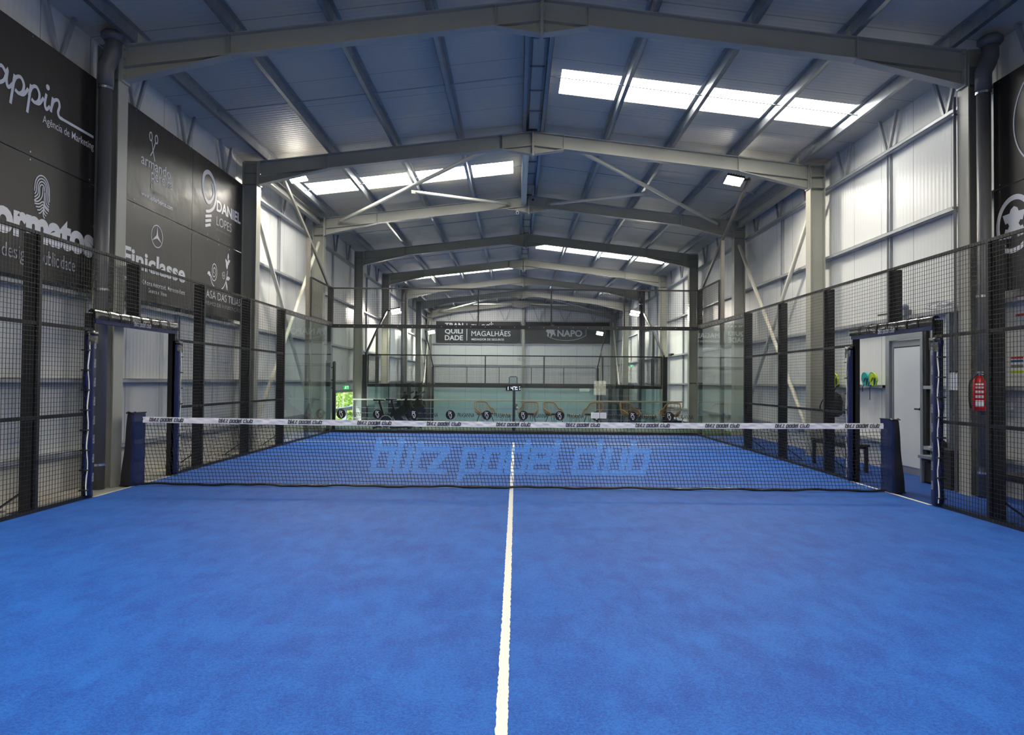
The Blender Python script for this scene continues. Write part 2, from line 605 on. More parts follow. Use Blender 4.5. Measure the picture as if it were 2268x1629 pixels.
# roof with strips of translucent sheet
SKY = {-1: [(-10.3+3.0, 1), (-7.3, -1)], 0: [(-2.6+.0, 1)], 1: [(2.75, 1)], 2: [(7.72, -1)], 4: [(17.75, 1)], 5: [(22.8, -1)], 6: [(27.85, 1)], 7: [(32.8, -1)]}
strips = [(-9.6, 1), (-6.0, -1), (2.75, 1), (7.72, -1), (17.78, 1), (22.8, -1), (27.85, 1), (32.8, -1)]  # first two are unseen strips, added behind the camera as fill light
mb = MB()
nsk = 1
for sd in (-1, 1):
    xe = (WL-.1 if sd < 0 else WR+.1)
    x_in, x_out = CX+sd*.42, CX+sd*5.42
    mine = [q for q in strips if q[1] == sd]
    ys = [Y0-.1]+[v for q in sorted(mine) for v in (q[0]-.5, q[0]+.5)]+[Y1+.1]
    def quad(xa, xb, ya, yb, lift=0):
        mb.add([(xa, ya, zroof(xa)), (xb, ya, zroof(xb)), (xb, yb, zroof(xb)), (xa, yb, zroof(xa)),
                (xa, ya, zroof(xa)+.06), (xb, ya, zroof(xb)+.06), (xb, yb, zroof(xb)+.06), (xa, yb, zroof(xa)+.06)],
               [(0, 3, 2, 1), (4, 5, 6, 7), (0, 1, 5, 4), (1, 2, 6, 5), (2, 3, 7, 6), (3, 0, 4, 7)])
    quad(CX, x_in, ys[0], ys[-1]); quad(x_out, xe, ys[0], ys[-1])
    for i in range(0, len(ys), 2):
        quad(x_in, x_out, ys[i], ys[i+1])
S(mb.build('ceiling', roofm), 'blue-grey ribbed metal roof sheeting')
NAMES = {2.75: 'bright roof light strip nearest the camera, right slope', 7.72: 'bright roof light strip on the left slope over the braced bay',
         17.78: 'roof light strip on the right slope past the fourth frame', 22.8: 'roof light strip on the left slope past the fifth frame',
         27.85: 'distant roof light strip on the right slope', 32.8: 'farthest roof light strip, left slope by the gable'}
for (y, sd) in strips:
    xa, xb = CX+sd*.42, CX+sd*5.42
    m2 = MB()
    m2.add([(xa, y-.5, zroof(xa)+.012), (xb, y-.5, zroof(xb)+.012), (xb, y+.5, zroof(xb)+.012), (xa, y+.5, zroof(xa)+.012),
            (xa, y-.5, zroof(xa)+.03), (xb, y-.5, zroof(xb)+.03), (xb, y+.5, zroof(xb)+.03), (xa, y+.5, zroof(xa)+.03)],
           [(0, 3, 2, 1), (4, 5, 6, 7), (0, 1, 5, 4), (1, 2, 6, 5), (2, 3, 7, 6), (3, 0, 4, 7)])
    S(m2.build('window_%d' % nsk, skylm), NAMES.get(y, 'added roof light strip behind the camera, unseen fill light'))
    nsk += 1

# ================================================================= PORTAL FRAMES
def ibeam(mb, p0, p1, up, depth, width, tf=.016, tw=.012):
    p0 = Vector(p0); p1 = Vector(p1); up = Vector(up).normalized()
    mb.bar(p0, p1, tw, depth-tf, up)
    for s in (-1, 1):
        mb.bar(p0+up*(s*(depth-tf)/2), p1+up*(s*(depth-tf)/2), width, tf, up)
ORD = ['behind the camera', 'overhead on the camera side of the net', 'nearest in view, at the net', 'second in view', 'third in view, with two small cameras', 'fourth in view', 'fifth in view', 'sixth in view', 'seventh in view', 'farthest, against the gable wall']
for k, y in enumerate(FY):
    t = thing('portal_frame', 'grey-beige steel portal frame, '+ORD[k], 'steel frame', (CX, y, LOW if y > STEP else 0), 'steel portal frames')
    zb = LOW if y > STEP else -.02
    for s, xi in ((-1, XL), (1, XR)):
        xo = xi+s*.30
        m = MB()
        ibeam(m, ((xi+xo)/2, y, zb), ((xi+xo)/2, y, ztop(xi)-.02), (1, 0, 0), .30, .23)
        for zz in (5.39, 5.62, 5.84):
            m.box(min(xi, xo)+.02, max(xi, xo)-.02, y-.10, y+.10, zz-.006, zz+.006)
        m.box(xo-.02*s-.02, xi-s*.02+.0, y-.14, y+.14, zb, zb+.02)
        m.build('column', steel, t)
        m = MB()
        xs = xi-s*.02
        a = Vector((xs, y, ztop(xs)-.14)); b = Vector((CX+s*.01, y, ztop(CX)-.14))
        upv = Vector((s*SL, 0, 1)).normalized()
        if s > 0: pass
        ibeam(m, a, b, upv, .29, .15)
        # stiffeners at haunch ends
        for xx in (xi-s*1.42, CX+s*.62):
            zc = ztop(xx)-.14
            m.box(xx-.005, xx+.005, y-.07, y+.07, zc-.13, zc+.13)
        m.build('rafter', steel, t)
        # eave haunch
        m = MB()
        xe = xi-s*1.42
        z1 = ztop(xi)-.29; z2 = ztop(xe)-.285; z0 = 5.385
        m.add([(xi, y-.006, z1), (xi, y-.006, z0), (xe, y-.006, z2), (xi, y+.006, z1), (xi, y+.006, z0), (xe, y+.006, z2)],
              [(0, 1, 2), (5, 4, 3), (0, 3, 4, 1), (1, 4, 5, 2), (2, 5, 3, 0)])
        m.bar((xi, y, z0), (xe, y, z2-.004), .15, .014)
        m.box(xi-.01, xi-s*.028, y-.1, y+.1, 5.36, ztop(xi))
        m.build('haunch', steel, t)
        if k in (2, 3, 4):
            for zz in (5.44, 5.55, 5.66, 5.79):
                MB().lathe((xi-s*.028, y-.06, zz), [(.014, 0), (.014, -s*.018)], 6, axis='x').build('bolt', galv2, t)
    m = MB()
    for s in (-1, 1):
        xe = CX+s*.62
        z1 = ztop(CX)-.29; z2 = ztop(xe)-.285; z0 = 6.045
        m.add([(CX, y-.006, z1), (CX, y-.006, z0), (xe, y-.006, z2), (CX, y+.006, z1), (CX, y+.006, z0), (xe, y+.006, z2)],
              [(0, 1, 2), (5, 4, 3), (0, 3, 4, 1), (1, 4, 5, 2), (2, 5, 3, 0)])
        m.bar((CX, y, z0), (xe, y, z2-.004), .15, .014)
    m.box(CX-.02, CX+.02, y-.09, y+.09, 6.0, 6.5)
    for zz in (6.09, 6.18, 6.3, 6.42):
        for s in (-1, 1):
            m.lathe((CX+s*.02, y-.06, zz), [(.012, 0), (.012, s*.014)], 6, axis='x')
    m.build('apex_plate', steel, t)

# purlins
PX = [(-.155, 'ridge purlin just left of the ridge'), (-1.47, 'first roof purlin left of the ridge'), (-2.78, 'second roof purlin left of the ridge'), (-4.08, 'third roof purlin left of the ridge'), (-5.38, 'roof purlin along the left eave'),
      (.155, 'ridge purlin just right of the ridge'), (1.47, 'first roof purlin right of the ridge'), (2.78, 'second roof purlin right of the ridge'), (4.08, 'third roof purlin right of the ridge'), (5.38, 'roof purlin along the right eave')]
for dx, lb in PX:
    x = CX+dx
    s = 1 if dx > 0 else -1
    z1 = zroof(x); z0 = ztop(x)
    m = MB()
    m.box(x-.004, x+.004, Y0, Y1, z0+.005, z1-.003)
    m.box(x, x-s*.065, Y0, Y1, z1-.010, z1-.004)
    m.box(x, x+s*.065, Y0, Y1, z0+.003, z0+.009)
    m.box(x+s*.059, x+s*.065, Y0, Y1, z0+.003, z0+.025)
    t = m.build('roof_purlin', galv)
    tag(t, 'galvanised steel '+lb, 'roof beam', 'roof purlins')
    m = MB()
    for y in FY:
        m.box(x-.008, x+.008, y-.06, y+.06, z0-.0, z1-.02)
        m.box(x-.05, x+.05, y-.05, y+.05, z0-.0, z0+.004)
    m.build('cleat', steel, t)
# ridge tube between the two ridge purlins
for k in range(len(FY)-1):
    if k in (0, 1): continue
    a, b = FY[k]+.1, FY[k+1]-.1
    t = thing('ridge_trough', 'grey ridge closer piece between the twin ridge purlins, bay %s' % ['', '', 'nearest the camera', 'with the white tie beam', 'third from the camera', 'fourth from the camera', 'fifth from the camera', 'sixth from the camera', 'at the far gable'][k], 'ridge cover', (CX, a, 6.5), 'ridge closer pieces')
    m = MB(); m.box(CX-.09, CX+.09, a, b, 6.54, 6.58); m.build('cover_plate', steel, t)
    for q in range(1, 5):
        yy = a+(b-a)*q/5
        MB().box(CX-.12, CX+.12, yy-.012, yy+.012, 6.51, 6.54).build('cross_strap', galv, t)
# sag rods
for k in range(1, len(FY)-1):
    y = (FY[k]+FY[k+1])/2
    for s, nm in ((-1, 'left'), (1, 'right')):
        xe = CX+s*5.38
        m = MB().tube([(CX+s*.155, y, zroof(CX)-.09), (xe, y, zroof(xe)-.1)], .009, 6)
        m.box(xe-.012, xe+.012, y-.01, y+.01, zroof(xe)-.13, zroof(xe)-.05)
        o = m.build('sag_rod', galv)
        tag(o, 'thin steel sag rod crossing the purlins, %s slope, %s' % (nm, ['', 'over the camera', 'nearest bay', 'braced bay', 'third bay', 'fourth bay', 'fifth bay', 'sixth bay', 'farthest bay'][k]), 'rod', 'roof sag rods')

# wall rails, studs, eave lattices
RZ = [(5.35, 'topmost'), (3.95, 'second from the top'), (2.5, 'middle'), (1.39, 'lower'), (.47, 'lowest')]
for s, W, nm in ((-1, WL, 'left'), (1, WR, 'right')):
    for z, zn in RZ:
        m = MB()
        segs = [(Y0, Y1)]
        if s > 0 and z < 2: segs = [(Y0, 1.40), (2.622, Y1)]
        if s < 0 and z < 1: segs = [(Y0, 12.95)]
        for a, b in segs:
            xa = W-s*.002; xb = W-s*.125
            m.box(xa, xb, a, b, z-.03, z-.024); m.box(xa, xb, a, b, z+.024, z+.03)
            m.box(xb, xb+s*.006, a, b, z-.03, z+.03)
        tag(m.build('wall_rail', galv2), 'galvanised horizontal wall rail, %s on the %s wall' % (zn, nm), 'wall rail', 'wall rails')
    # studs
    for k in range(1, len(FY)-1):
        y = (FY[k]+FY[k+1])/2
        if s > 0 and k == 2: y += .15
        m = MB()
        for dy in (-.05, .03):
            m.box(W-s*.004, W-s*.05, y+dy, y+dy+.022, (2.25 if (s > 0 and k == 2) else .5), 5.32)
        tag(m.build('wall_stud', galv2), 'pair of thin galvanised uprights mid-bay on the %s wall, %s' % (nm, ['', 'camera end', 'net bay', 'braced bay', 'third bay', 'fourth bay', 'fifth bay', 'sixth bay', 'farthest bay'][k]), 'wall stud', 'wall studs')
    for k in range(0, len(FY)-1):
        a = FY[k]
        t = thing('eave_lattice', 'V-shaped eave bracing above the %s wall, %s' % (nm, ['behind the camera', 'camera end', 'net bay', 'braced bay', 'third bay', 'fourth bay', 'fifth bay', 'sixth bay', 'farthest bay'][k]), 'eave bracing', (W-s*.06, a, 5.38), 'eave bracings')
        for q, off in enumerate((.97, 2.6, 4.23)):
            y = a+off
            zt = zroof(W)-.0
            for d in (-1, 1):
                m = MB()
                m.bar((W-s*.09, y+d*.04, 5.38), (W-s*.09, y+d*.28, zt), .05, .022, (1, 0, 0))
                m.bar((W-s*.07, y+d*.04, 5.38), (W-s*.07, y+d*.28, zt), .006, .05, (1, 0, 0))
                m.build('strut', galv2, t)

# bracing: walls and roof in two bays
def tube_brace(nm, pts, lb, r=.045):
    t = thing('brace_tube', lb, 'brace', pts[0], 'round bracing tubes')
    m = MB()
    p0, p1 = Vector(pts[0]), Vector(pts[1])
    d = (p1-p0).normalized()
    m.tube([p0+d*.12, p0+d*.16, p1-d*.16, p1-d*.12], [r*.55, r, r, r*.55], 14)
    m.build('tube', tubem, t, True)
    m = MB()
    m.bar(p0, p0+d*.15, .08, .01, (1, 0, 0)); m.bar(p1, p1-d*.15, .08, .01, (1, 0, 0))
    m.build('end_plate', steel, t)
for k, bn in ((3, 'braced bay'), (8, 'far bay')):
    a, b = FY[k], FY[k+1]
    for s, xi, nm in ((-1, XL, 'left'), (1, XR, 'right')):
        xw = xi+s*.2
        z0 = .3 if k == 3 else LOW+.3
        ym, zm = (a+b)/2, (5.2+z0)/2
        tube_brace('', [(xw, a+.12, 5.25), (xw, b-.12, z0)], 'cream round brace tube leaning away from camera, %s wall, %s' % (nm, bn))
        tube_brace('', [(xw-s*.1, b-.12, 5.25), (xw-s*.1, a+.12, z0)], 'cream round brace tube leaning toward camera, %s wall, %s' % (nm, bn))
        # roof
        xa, xb = CX+s*.75, CX+s*5.2
        za = lambda x: ztop(x)-.16
        tube_brace('', [(xa, a+.05, za(xa)), (xb, b-.08, za(xb))], 'long cream roof brace from ridge to far eave, %s slope, %s' % (nm, bn))
        xm = (xa+xb)/2; ym2 = (a+b)/2
        tube_brace('', [(xm-s*.12, ym2+.12, za(xm)-.02), (CX+s*.5, b-.08, za(CX+s*.5)-.02)], 'short cream roof brace from mid-slope to far ridge, %s slope, %s' % (nm, bn), .04)
        # eave tie beam
        m = MB()
        ibeam(m, (xi+s*.12, a+.1, 5.74), (xi+s*.12, b-.1, 5.74), (0, 0, 1), .18, .12)
        tag(m.build('eave_tie_beam', steel), 'steel tie beam along the %s eave, %s' % (nm, bn), 'tie beam')
    if k == 3:
        m = MB(); ibeam(m, (CX-.14, a+.1, 6.36), (CX-.14, b-.1, 6.36), (0, 0, 1), .24, .14)
        tag(m.build('ridge_tie_beam', tubem), 'pale steel tie beam hanging under the ridge, braced bay', 'tie beam')
# gable lattice and gable post
t = thing('gable_lattice', 'V-shaped struts under the roof on the far gable wall', 'gable bracing', (CX, Y1-.08, 5.25))
for xb in (-4.19, -2.57, -.67, 1.47, 3.1, 4.9):
    for d in (-1, 1):
        xt = xb+d*(.17 if abs(xb-CX) > 4 else .42)
        MB().bar((xb+d*.03, Y1-.08, 5.25), (xt, Y1-.08, ztop(xt)-.2), .05, .03, (0, 1, 0)).build('strut', galv2, t)
m = MB(); ibeam(m, (CX+.13, Y1-.12, LOW), (CX+.13, Y1-.12, 6.3), (0, 1, 0), .16, .14)
tag(m.build('gable_post', steel), 'cream steel post in the middle of the far gable wall', 'post')
for z, nm in ((5.22, 'above the banners'), (3.78, 'under the banners'), (2.45, 'at fence height'), (1.3, 'lowest')):
    m = MB(); m.box(WL, WR, Y1-.09, Y1-.005, z-.03, z+.03)
    tag(m.build('wall_rail', galv2), 'galvanised horizontal rail on the far gable wall, '+nm, 'wall rail', 'gable wall rails')

# downpipes
def downpipe(x, y, s, zb, lb):
    t = thing('downpipe', lb, 'pipe', (x, y, zb), 'rainwater pipes')
    MB().lathe((x, y, zb), [(.078, 0), (.078, 5.3-zb)], 20).build('pipe', pipem, t, True)
    m = MB()
    for z in (zb+.32, 2.55, 5.17):
        m.lathe((x, y, z), [(.092, 0), (.092, .03)], 20)
    m.build('clamp_ring', chrome, t)
    m = MB()
    m.tube([(x, y, 5.22), (x, y, 5.4), (x, y, 5.46), (x+.05, y, 5.56), (x+.09, y, 5.66), (x+.09, y, 5.84)], [.095, .095, .1, .1, .1, .1], 18)
    m.lathe((x+.09, y, 5.8), [(.11, 0), (.15, .04), (.15, .09), (.12, .12)], 18)
    m.build('elbow', pipem, t, True)
downpipe(-5.31, -.36, -1, -.02, 'thick grey rainwater pipe on the nearest left column')
downpipe(6.03, -.38, 1, -.02, 'thick grey rainwater pipe on the nearest right column')
downpipe(-5.39, FY[7]-.28, -1, LOW, 'distant grey rainwater pipe on the left side')
downpipe(6.0, FY[7]-.28, 1, LOW, 'distant dark rainwater pipe on the right side')
m = MB().tube([(5.915, .037, 0), (5.915, .037, 5.3)], .018, 8)
for z in (1, 2.4, 3.8, 5.05): m.box(5.89, 5.94, .015, .06, z, z+.02)
tag(m.build('conduit', pipem), 'thin dark conduit up the nearest right column', 'conduit')

# ================================================================= FENCES
def wiregrid(m, x, ya, yb, za, zb, step=.05, w=.0038, axis='x'):
    """square wire grid in the plane x=const (axis x) or y=const (axis y)"""
    n = max(1, round((yb-ya)/step)); k = max(1, round((zb-za)/step))
    h = w/2
    for i in range(1, n):
        c = ya+(yb-ya)*i/n
        if axis == 'x': m.box(x-h, x+h, c-h, c+h, za, zb)
        else: m.box(c-h, c+h, x-h, x+h, za, zb)
    for j in range(1, k):
        c = za+(zb-za)*j/k
        if axis == 'x': m.box(x-h, x+h, ya, yb, c-h, c+h)
        else: m.box(ya, yb, x-h, x+h, c-h, c+h)
def side_panel(s, ya, yb, za, zb, rails, lb, base=0, grp='mesh fence panels'):
    xi = s*5.0; xo = s*5.035
    t = thing('mesh_fence_panel', lb, 'fence panel', (xi, (ya+yb)/2, base+za), grp)
    za += base; zb += base
    m = MB()
    e = .0235
    m.box(xi, xo, ya+.002, ya+e, za, zb); m.box(xi, xo, yb-e, yb-.002, za, zb)
    m.box(xi, xo, ya+e, yb-e, za, za+.04); m.box(xi, xo, ya+e, yb-e, zb-.035, zb)
    m.build('frame', black, t)
    for z in rails:
        MB().box(xi+s*.006, xo, ya+e, yb-e, base+z-.02, base+z+.02).build('cross_rail', black, t)
    m = MB(); wiregrid(m, s*4.999, ya+.002, yb-.002, za+.01, zb-.005)
    m.build('wire_mesh', wire, t)
    return t
def gate_panel(s, d, lb):
    """2 m panel from y=0 to y=2d with the gate opening cut out below z 2.2"""
    xi = s*5.0; xo = s*5.035; e = .0235
    t = thing('mesh_fence_panel', lb, 'fence panel', (xi, d*1.0, 0), 'mesh fence panels')
    m = MB()
    m.box(xi, xo, d*2, d*(2-e), 0, TOP); m.box(xi, xo, d*.002, d*e, 2.2, TOP); m.box(xi, xo, d*1.0, d*(1+e), 0, 2.2)
    m.box(xi, xo, d*(1+e), d*(2-e), 0, .04); m.box(xi, xo, d*e, d*(2-e), TOP-.035, TOP); m.box(xi, xo, d*e, d*1.0, 2.2, 2.235)
    m.build('frame', black, t)
    for z in (1, 2):
        MB().box(xi+s*.006, xo, d*(1+e), d*(2-e), z-.02, z+.02).build('cross_rail', black, t)
    m = MB(); a, b = sorted((d*.002, d*1.998)); wiregrid(m, s*4.999, a, b, 2.2, TOP-.005)
    a, b = sorted((d*1.002, d*1.998)); wiregrid(m, s*4.999, a, b, .01, 2.2)
    m.build('wire_mesh', wire, t)
    return t
TOP = 2.97
def post(s, y, zb, zt, lb, w=.10, d=.12, brace=True, name='fence_post', x0=5.038):
    x0 = s*x0
    t = thing(name, lb, 'post', (x0+s*d/2, y, zb), 'fence posts')
    MB().box(x0, x0+s*d, y-w/2, y+w/2, zb, zt).build('upright', black, t)
    m = MB(); m.box(x0-s*.01, x0+s*(d+.1), y-w/2-.03, y+w/2+.03, zb-.0, zb+.012)
    m.build('base_plate', black, t)
    if brace:
        m = MB(); m.bar((x0+s*d, y, zb+.22), (x0+s*(d+.28), y, zb+.02), .05, .012); m.box(x0+s*(d+.2), x0+s*(d+.33), y-.05, y+.05, zb, zb+.012)
        m.build('foot_brace', black, t)
    return t
TOP = 2.97
SN = {-1: 'left', 1: 'right'}
for s in (-1, 1):
    n = SN[s]
    side_panel(s, -6, -4, 0, TOP, (1, 2), 'black wire mesh fence panel, %s side, nearest the camera' % n)
    side_panel(s, -4, -2, 0, TOP, (1, 2), 'black wire mesh fence panel, %s side, cut by the picture edge' % n)
    gate_panel(s, -1, 'black L-shaped wire mesh panel on the camera side of the %s gate' % n)
    gate_panel(s, 1, 'black L-shaped wire mesh panel on the far side of the %s gate' % n)
    side_panel(s, 2, 4, 0, TOP, (1, 2), 'black wire mesh fence panel, %s side, second past the gate' % n)
    side_panel(s, 4, 6, 0, TOP, (1, 2), 'black wire mesh fence panel, %s side, next to the corner glass' % n)
    fb = -.01
    for y, lb in ((-4, 'nearest the camera'), (-2, 'before the gate'), (2, 'first past the gate'), (4, 'second past the gate'), (6, 'at the glass edge')):
        post(s, y, fb, 2.95, 'wide black steel fence post, %s side, %s' % (n, lb))
    post(s, 0, 2.2, 2.95, 'short black post stub above the %s gate lintel' % n, brace=False)
    # corner glass along the side
    t = thing('glass_fence_section', 'clear glass corner panel along the %s side of the near court' % n, 'glass panel', (s*5, 8, 0), 'side glass panels')
    MB().box(s*5.0, s*5.01, 6.03, 8.0-.002, .04, 2.93).build('pane', glass, t)
    MB().box(s*5.0, s*5.01, 8.002, 9.97, .04, 2.93).build('pane', glass, t)
    m = MB()
    m.box(s*4.99, s*5.035, 6.0, 10.0, 2.87, 2.97)
    m.box(s*4.995, s*5.035, 6.0, 10.0, 0, .05)
    m.box(s*4.995, s*5.035, 6.0, 6.03, .05, 2.87)
    m.build('frame', black, t)
    for i in range(14):
        MB().lathe((s*4.99, 6.15+i*.285, 2.915), [(.012, 0), (.012, -s*.006)], 8, axis='x').build('screw', galv2, t)
    # mesh above the corner glass
    side_panel(s, 8, 10, 2.97, 3.97, (), 'black wire mesh panel above the corner glass, %s side' % n)

# gates: padded jambs and lintel
def gate(s):
    n = SN[s]
    t = thing('gate_frame', 'padded gate frame in the %s fence with dark blue covers' % n, 'gate frame', (s*5.02, 0, 0), 'padded gate frames')
    fx = s*4.985; N = (-s, 0, 0)
    for y0, d in ((-1, -1), (1, 1)):
        m = MB()
        m.box(s*5.036, s*5.10, y0-d*.005, y0+d*.06, 0, 2.2)
        m.build('jamb', black, t)
        # pad: a slightly wavy tall cushion
        def ring(z, k):
            w = .012*math.sin(z*7+k)+.008*math.sin(z*17+k*2)
            a, b = y0+d*(.03 if d < 0 else .0), y0+d*((.165 if d < 0 else .14)+w)
            o = [(fx-s*(.012+w*.4), a), (fx-s*(.018), (a+b)/2), (fx-s*(.010), b), (s*5.033, b), (s*5.033, a)]
            return [(p[0], p[1], z) for p in o]
        m = MB(); nz = 40; vs = []
        for i in range(nz+1):
            vs += ring(.02+1.93*i/nz, s+d)
        fs = []
        for i in range(nz):
            for q in range(5):
                a = i*5+q; b = i*5+(q+1) % 5
                fs.append((a, b, b+5, a+5))
        fs.append((4, 3, 2, 1, 0)); fs.append(tuple(nz*5+q for q in range(5)))
        m.add(vs, fs)
        p = m.build('pad', navy, t, True)
        m = MB(); m.box(fx-s*.02, s*5.03, y0, y0+d*.17, 1.93, 1.985)
        m.grid(lambda u, v: (fx-s*.018+.008*noise.noise(Vector((u*9, v*9, 3))), y0+d*.19*u, 1.84+.14*v-.03*u), 6, 8)
        m.build('pad_top', navyd, t, True)
        # piping and straps
        m = MB()
        m.tube([(fx-s*.012, y0+d*((.168 if d < 0 else .145)+.014*math.sin(i*1.3)), .05+i*.095) for i in range(20)], .007, 6)
        m.build('piping', whitem, p)
        for i in range(8):
            z = .1+i*.235
            MB().box(fx-s*.02, s*5.045, y0+d*.135, y0+d*.205, z, z+.016).build('strap', black, p)
        for i in range(8):
            m = MB()
            z = .2+i*.225
            P = plane((fx-s*.033, y0+d*.08, z), (0, 0, 1), (0, s, 0), N)
            for row in (0, 1):
                m.stroke([(.0, -.012+row*.03), (.085-.03*row, -.012+row*.03)], .003, P)
            club_text(m, P, 0, .10, -.014, .024, .26, 0, .1)
            m.build('lettering', grey_print, p)
    # lintel
    m = MB()
    m.box(s*4.985, s*5.045, -1.02, 1.02, 2.085, 2.2)
    lt = m.build('lintel_pad', navy, t)
    m = MB()
    def fn(u, v):
        w = noise.noise(Vector((u*9, v*1.5, s*5.0)))*.012
        prof = [(4.978, 2.135), (4.972, 2.19), (4.985, 2.24), (5.03, 2.26), (5.075, 2.22)]
        q = v*(len(prof)-1); i = min(int(q), len(prof)-2); f = q-i
        x = prof[i][0]*(1-f)+prof[i+1][0]*f; z = prof[i][1]*(1-f)+prof[i+1][1]*f
        return (s*(x+w*.6), -1.05+2.1*u, z+w)
    m.grid(fn, 70, 8)
    m.build('lintel_cover', foil, t, True)
    for i in range(7):
        y = -.75+i*.25
        MB().tube([(s*4.968, y, 2.13), (s*4.962, y, 2.19), (s*4.978, y, 2.245), (s*5.03, y, 2.266), (s*5.08, y, 2.222)], .006, 5).build('lintel_strap', rubber, t)
    m = MB()
    P = plane((s*4.978, (.18 if s > 0 else -.18), 2.11), (0, -s, 0), (0, 0, 1), N)
    P = plane((s*4.964, (.2 if s > 0 else -.2), 2.105), (0, -s, 0), (0, 0, 1), N)
    club_text(m, P, 0, .42, .01, .04, .24)
    m.build('lettering', grey_print, lt)
gate(-1); gate(1)

# back glass wall of a court
def end_wall(y, base, who, gl, decals=False, hmesh=.98, pre=''):
    ps = ['leftmost', 'second from the left', 'in the middle', 'second from the right', 'rightmost']
    for i in range(5):
        x0 = -5+2*i; x1 = x0+2
        t = thing('glass_wall_panel', '%s glass panel with wire mesh above, %s in the %s' % (('clear' if decals else 'greenish'), ps[i], who), 'glass panel', ((x0+x1)/2, y, base), 'panels of the '+who)
        MB().box(x0+.003, x1-.003, y, y+.01, base+.05, base+2.9).build('pane', gl, t)
        m = MB()
        m.box(x0, x1, y-.01, y+.05, base+2.86, base+2.96)
        m.box(x0, x1, y-.01, y+.05, base, base+.07)
        m.box(x0, x0+.02, y+.012, y+.05, base+2.96, base+3.96); m.box(x1-.02, x1, y+.012, y+.05, base+2.96, base+3.96)
        m.box(x0, x1, y+.0, y+.045, base+3.93, base+3.97)
        m.build('frame', black, t)
        m = MB(); wiregrid(m, y, x0, x1, base+2.96, base+3.94, axis='y', w=.0038)
        m.build('wire_mesh', wire, t)
        if decals:
            for q in range(5):
                MB().lathe((x0+.2+q*.4, y-.01, base+2.91), [(.010, 0), (.010, -.006)], 8, axis='y').build('screw', galv2, t)
            for q in range(2):
                m = MB(); m2 = MB(); m3 = MB()
                cxx = -4.72+.995*(2*i+q)
                P = plane((cxx, y-.004, base+.5), (1, 0, 0), (0, 0, 1), (0, -1, 0))
                m.poly(arc((0, 0), .128, .128, 0, 348, 29), P)
                P2 = plane((cxx, y-.008, base+.5), (1, 0, 0), (0, 0, 1), (0, -1, 0))
                # monogram: a P and an S back to back
                m2.stroke([(-.045, -.03), (-.045, .085), (-.01, .085), (.0, .06), (-.012, .035), (-.045, .03)], .012, P2)
                m2.stroke(spline([(.035, .08), (.01, .07), (.005, .04), (.03, .01), (.032, -.05), (.012, -.09), (-.01, -.07), (-.012, -.02)], 5), .014, P2)
                text(m3, 'PRASANNA', P, .20, .655, -.065, .055, 0, 0)
                lg = m.build('round_logo', inkm, t)
                m2.build('monogram', white_print, lg)
                m3.build('lettering', inkm, t)
end_wall(10.0, 0, 'back wall of the near court', glass, True)
for s in (-1, 1):
    post(s, 10.06, 0, 3.97, 'tall black corner post at the back of the near court, '+SN[s], w=.1, d=.1, brace=False)

# paper sheets on the glass
for i, (a, b) in enumerate(((2.10, 2.33), (2.345, 2.52))):
    m = MB(); m.box(a, b, 9.986, 9.988, .44, .60)
    for q in range(4):
        m.box(a+.03, b-.03, 9.9855, 9.986, .47+q*.03, .475+q*.03, 1)
    tag(m.build('paper_sheet', [paper, thin_print]), 'white printed sheet taped to the back glass, %s of the two' % ('left' if i == 0 else 'right'), 'paper', 'sheets on the back glass')

# floodlight masts
def mast(s, yc, d, base, lb, double=False, vis=True):
    """corner at yc; arm leans toward -d"""
    x = s*5.09
    t = thing('floodlight_mast', lb, 'floodlight', (x, yc-d*2, base), 'court floodlight masts')
    zc = base+3.97; yp = yc-d*2; zp = base+4.95; yt = yc-d*4.05; zt = base+5.88
    MB().box(x-.04, x+.04, yp-.06, yp+.06, base, zp-.02).build('pole', steel_dark, t)
    m = MB(); m.bar((x, yc-d*.05, zc), (x, yp, zp), .05, .08, (0, 0, 1)); m.bar((x, yp, zp), (x, yt, zt), .05, .08, (0, 0, 1))
    m.build('arm', steel_dark if not double else black, t)
    m = MB(); m.bar((x, yt, zt-.02), (x-s*.16, yt, zt-.03), .05, .04); 
    m.build('bracket', black, t)
    offs = (0,) if not double else (-.13, .13)
    nrm = Vector((-s*.22, (-d*.28 if not double else -.36), -1)).normalized()      # lens faces down, inwards and along the court
    ax = Vector((-s, 0, 0)); ax = (ax-nrm*ax.dot(nrm)).normalized()
    sd = nrm.cross(ax).normalized()
    for q, oy in enumerate(offs):
        w = .17 if not double else .09
        c = Vector((x-s*.34, yt, zt-.03))+sd*oy
        m = MB()
        m.bar(c-ax*.19, c+ax*.19, 2*w, .05, nrm)
        for kk in range(7):
            p = c-ax*(.17-kk*.056)-nrm*.04
            m.bar(p-sd*w, p+sd*w, .008, .03, nrm)
        h = m.build('lamp_head', black, t)
        p = c+nrm*.028
        MB().bar(p-ax*.175, p+ax*.175, 2*w-.03, .005, nrm).build('lens', lensm, h)
mast(-1, 10, 1, 0, 'floodlight on inclined arm at the far left of the near court')
mast(1, 10, 1, 0, 'floodlight on inclined arm at the far right of the near court')
mast(-1, -10, -1, 0, 'floodlight on inclined arm behind the camera, left')
mast(1, -10, -1, 0, 'floodlight on inclined arm behind the camera, right')
mast(-1, 14.8, -1, LOW, 'twin floodlight at the near left corner of the lower court', True)
mast(1, 14.8, -1, LOW, 'twin floodlight at the near right corner of the lower court', True)
mast(-1, 34.8, 1, LOW, 'twin floodlight at the far left corner of the lower court', True)
mast(1, 34.8, 1, LOW, 'twin floodlight at the far right corner of the lower court', True)

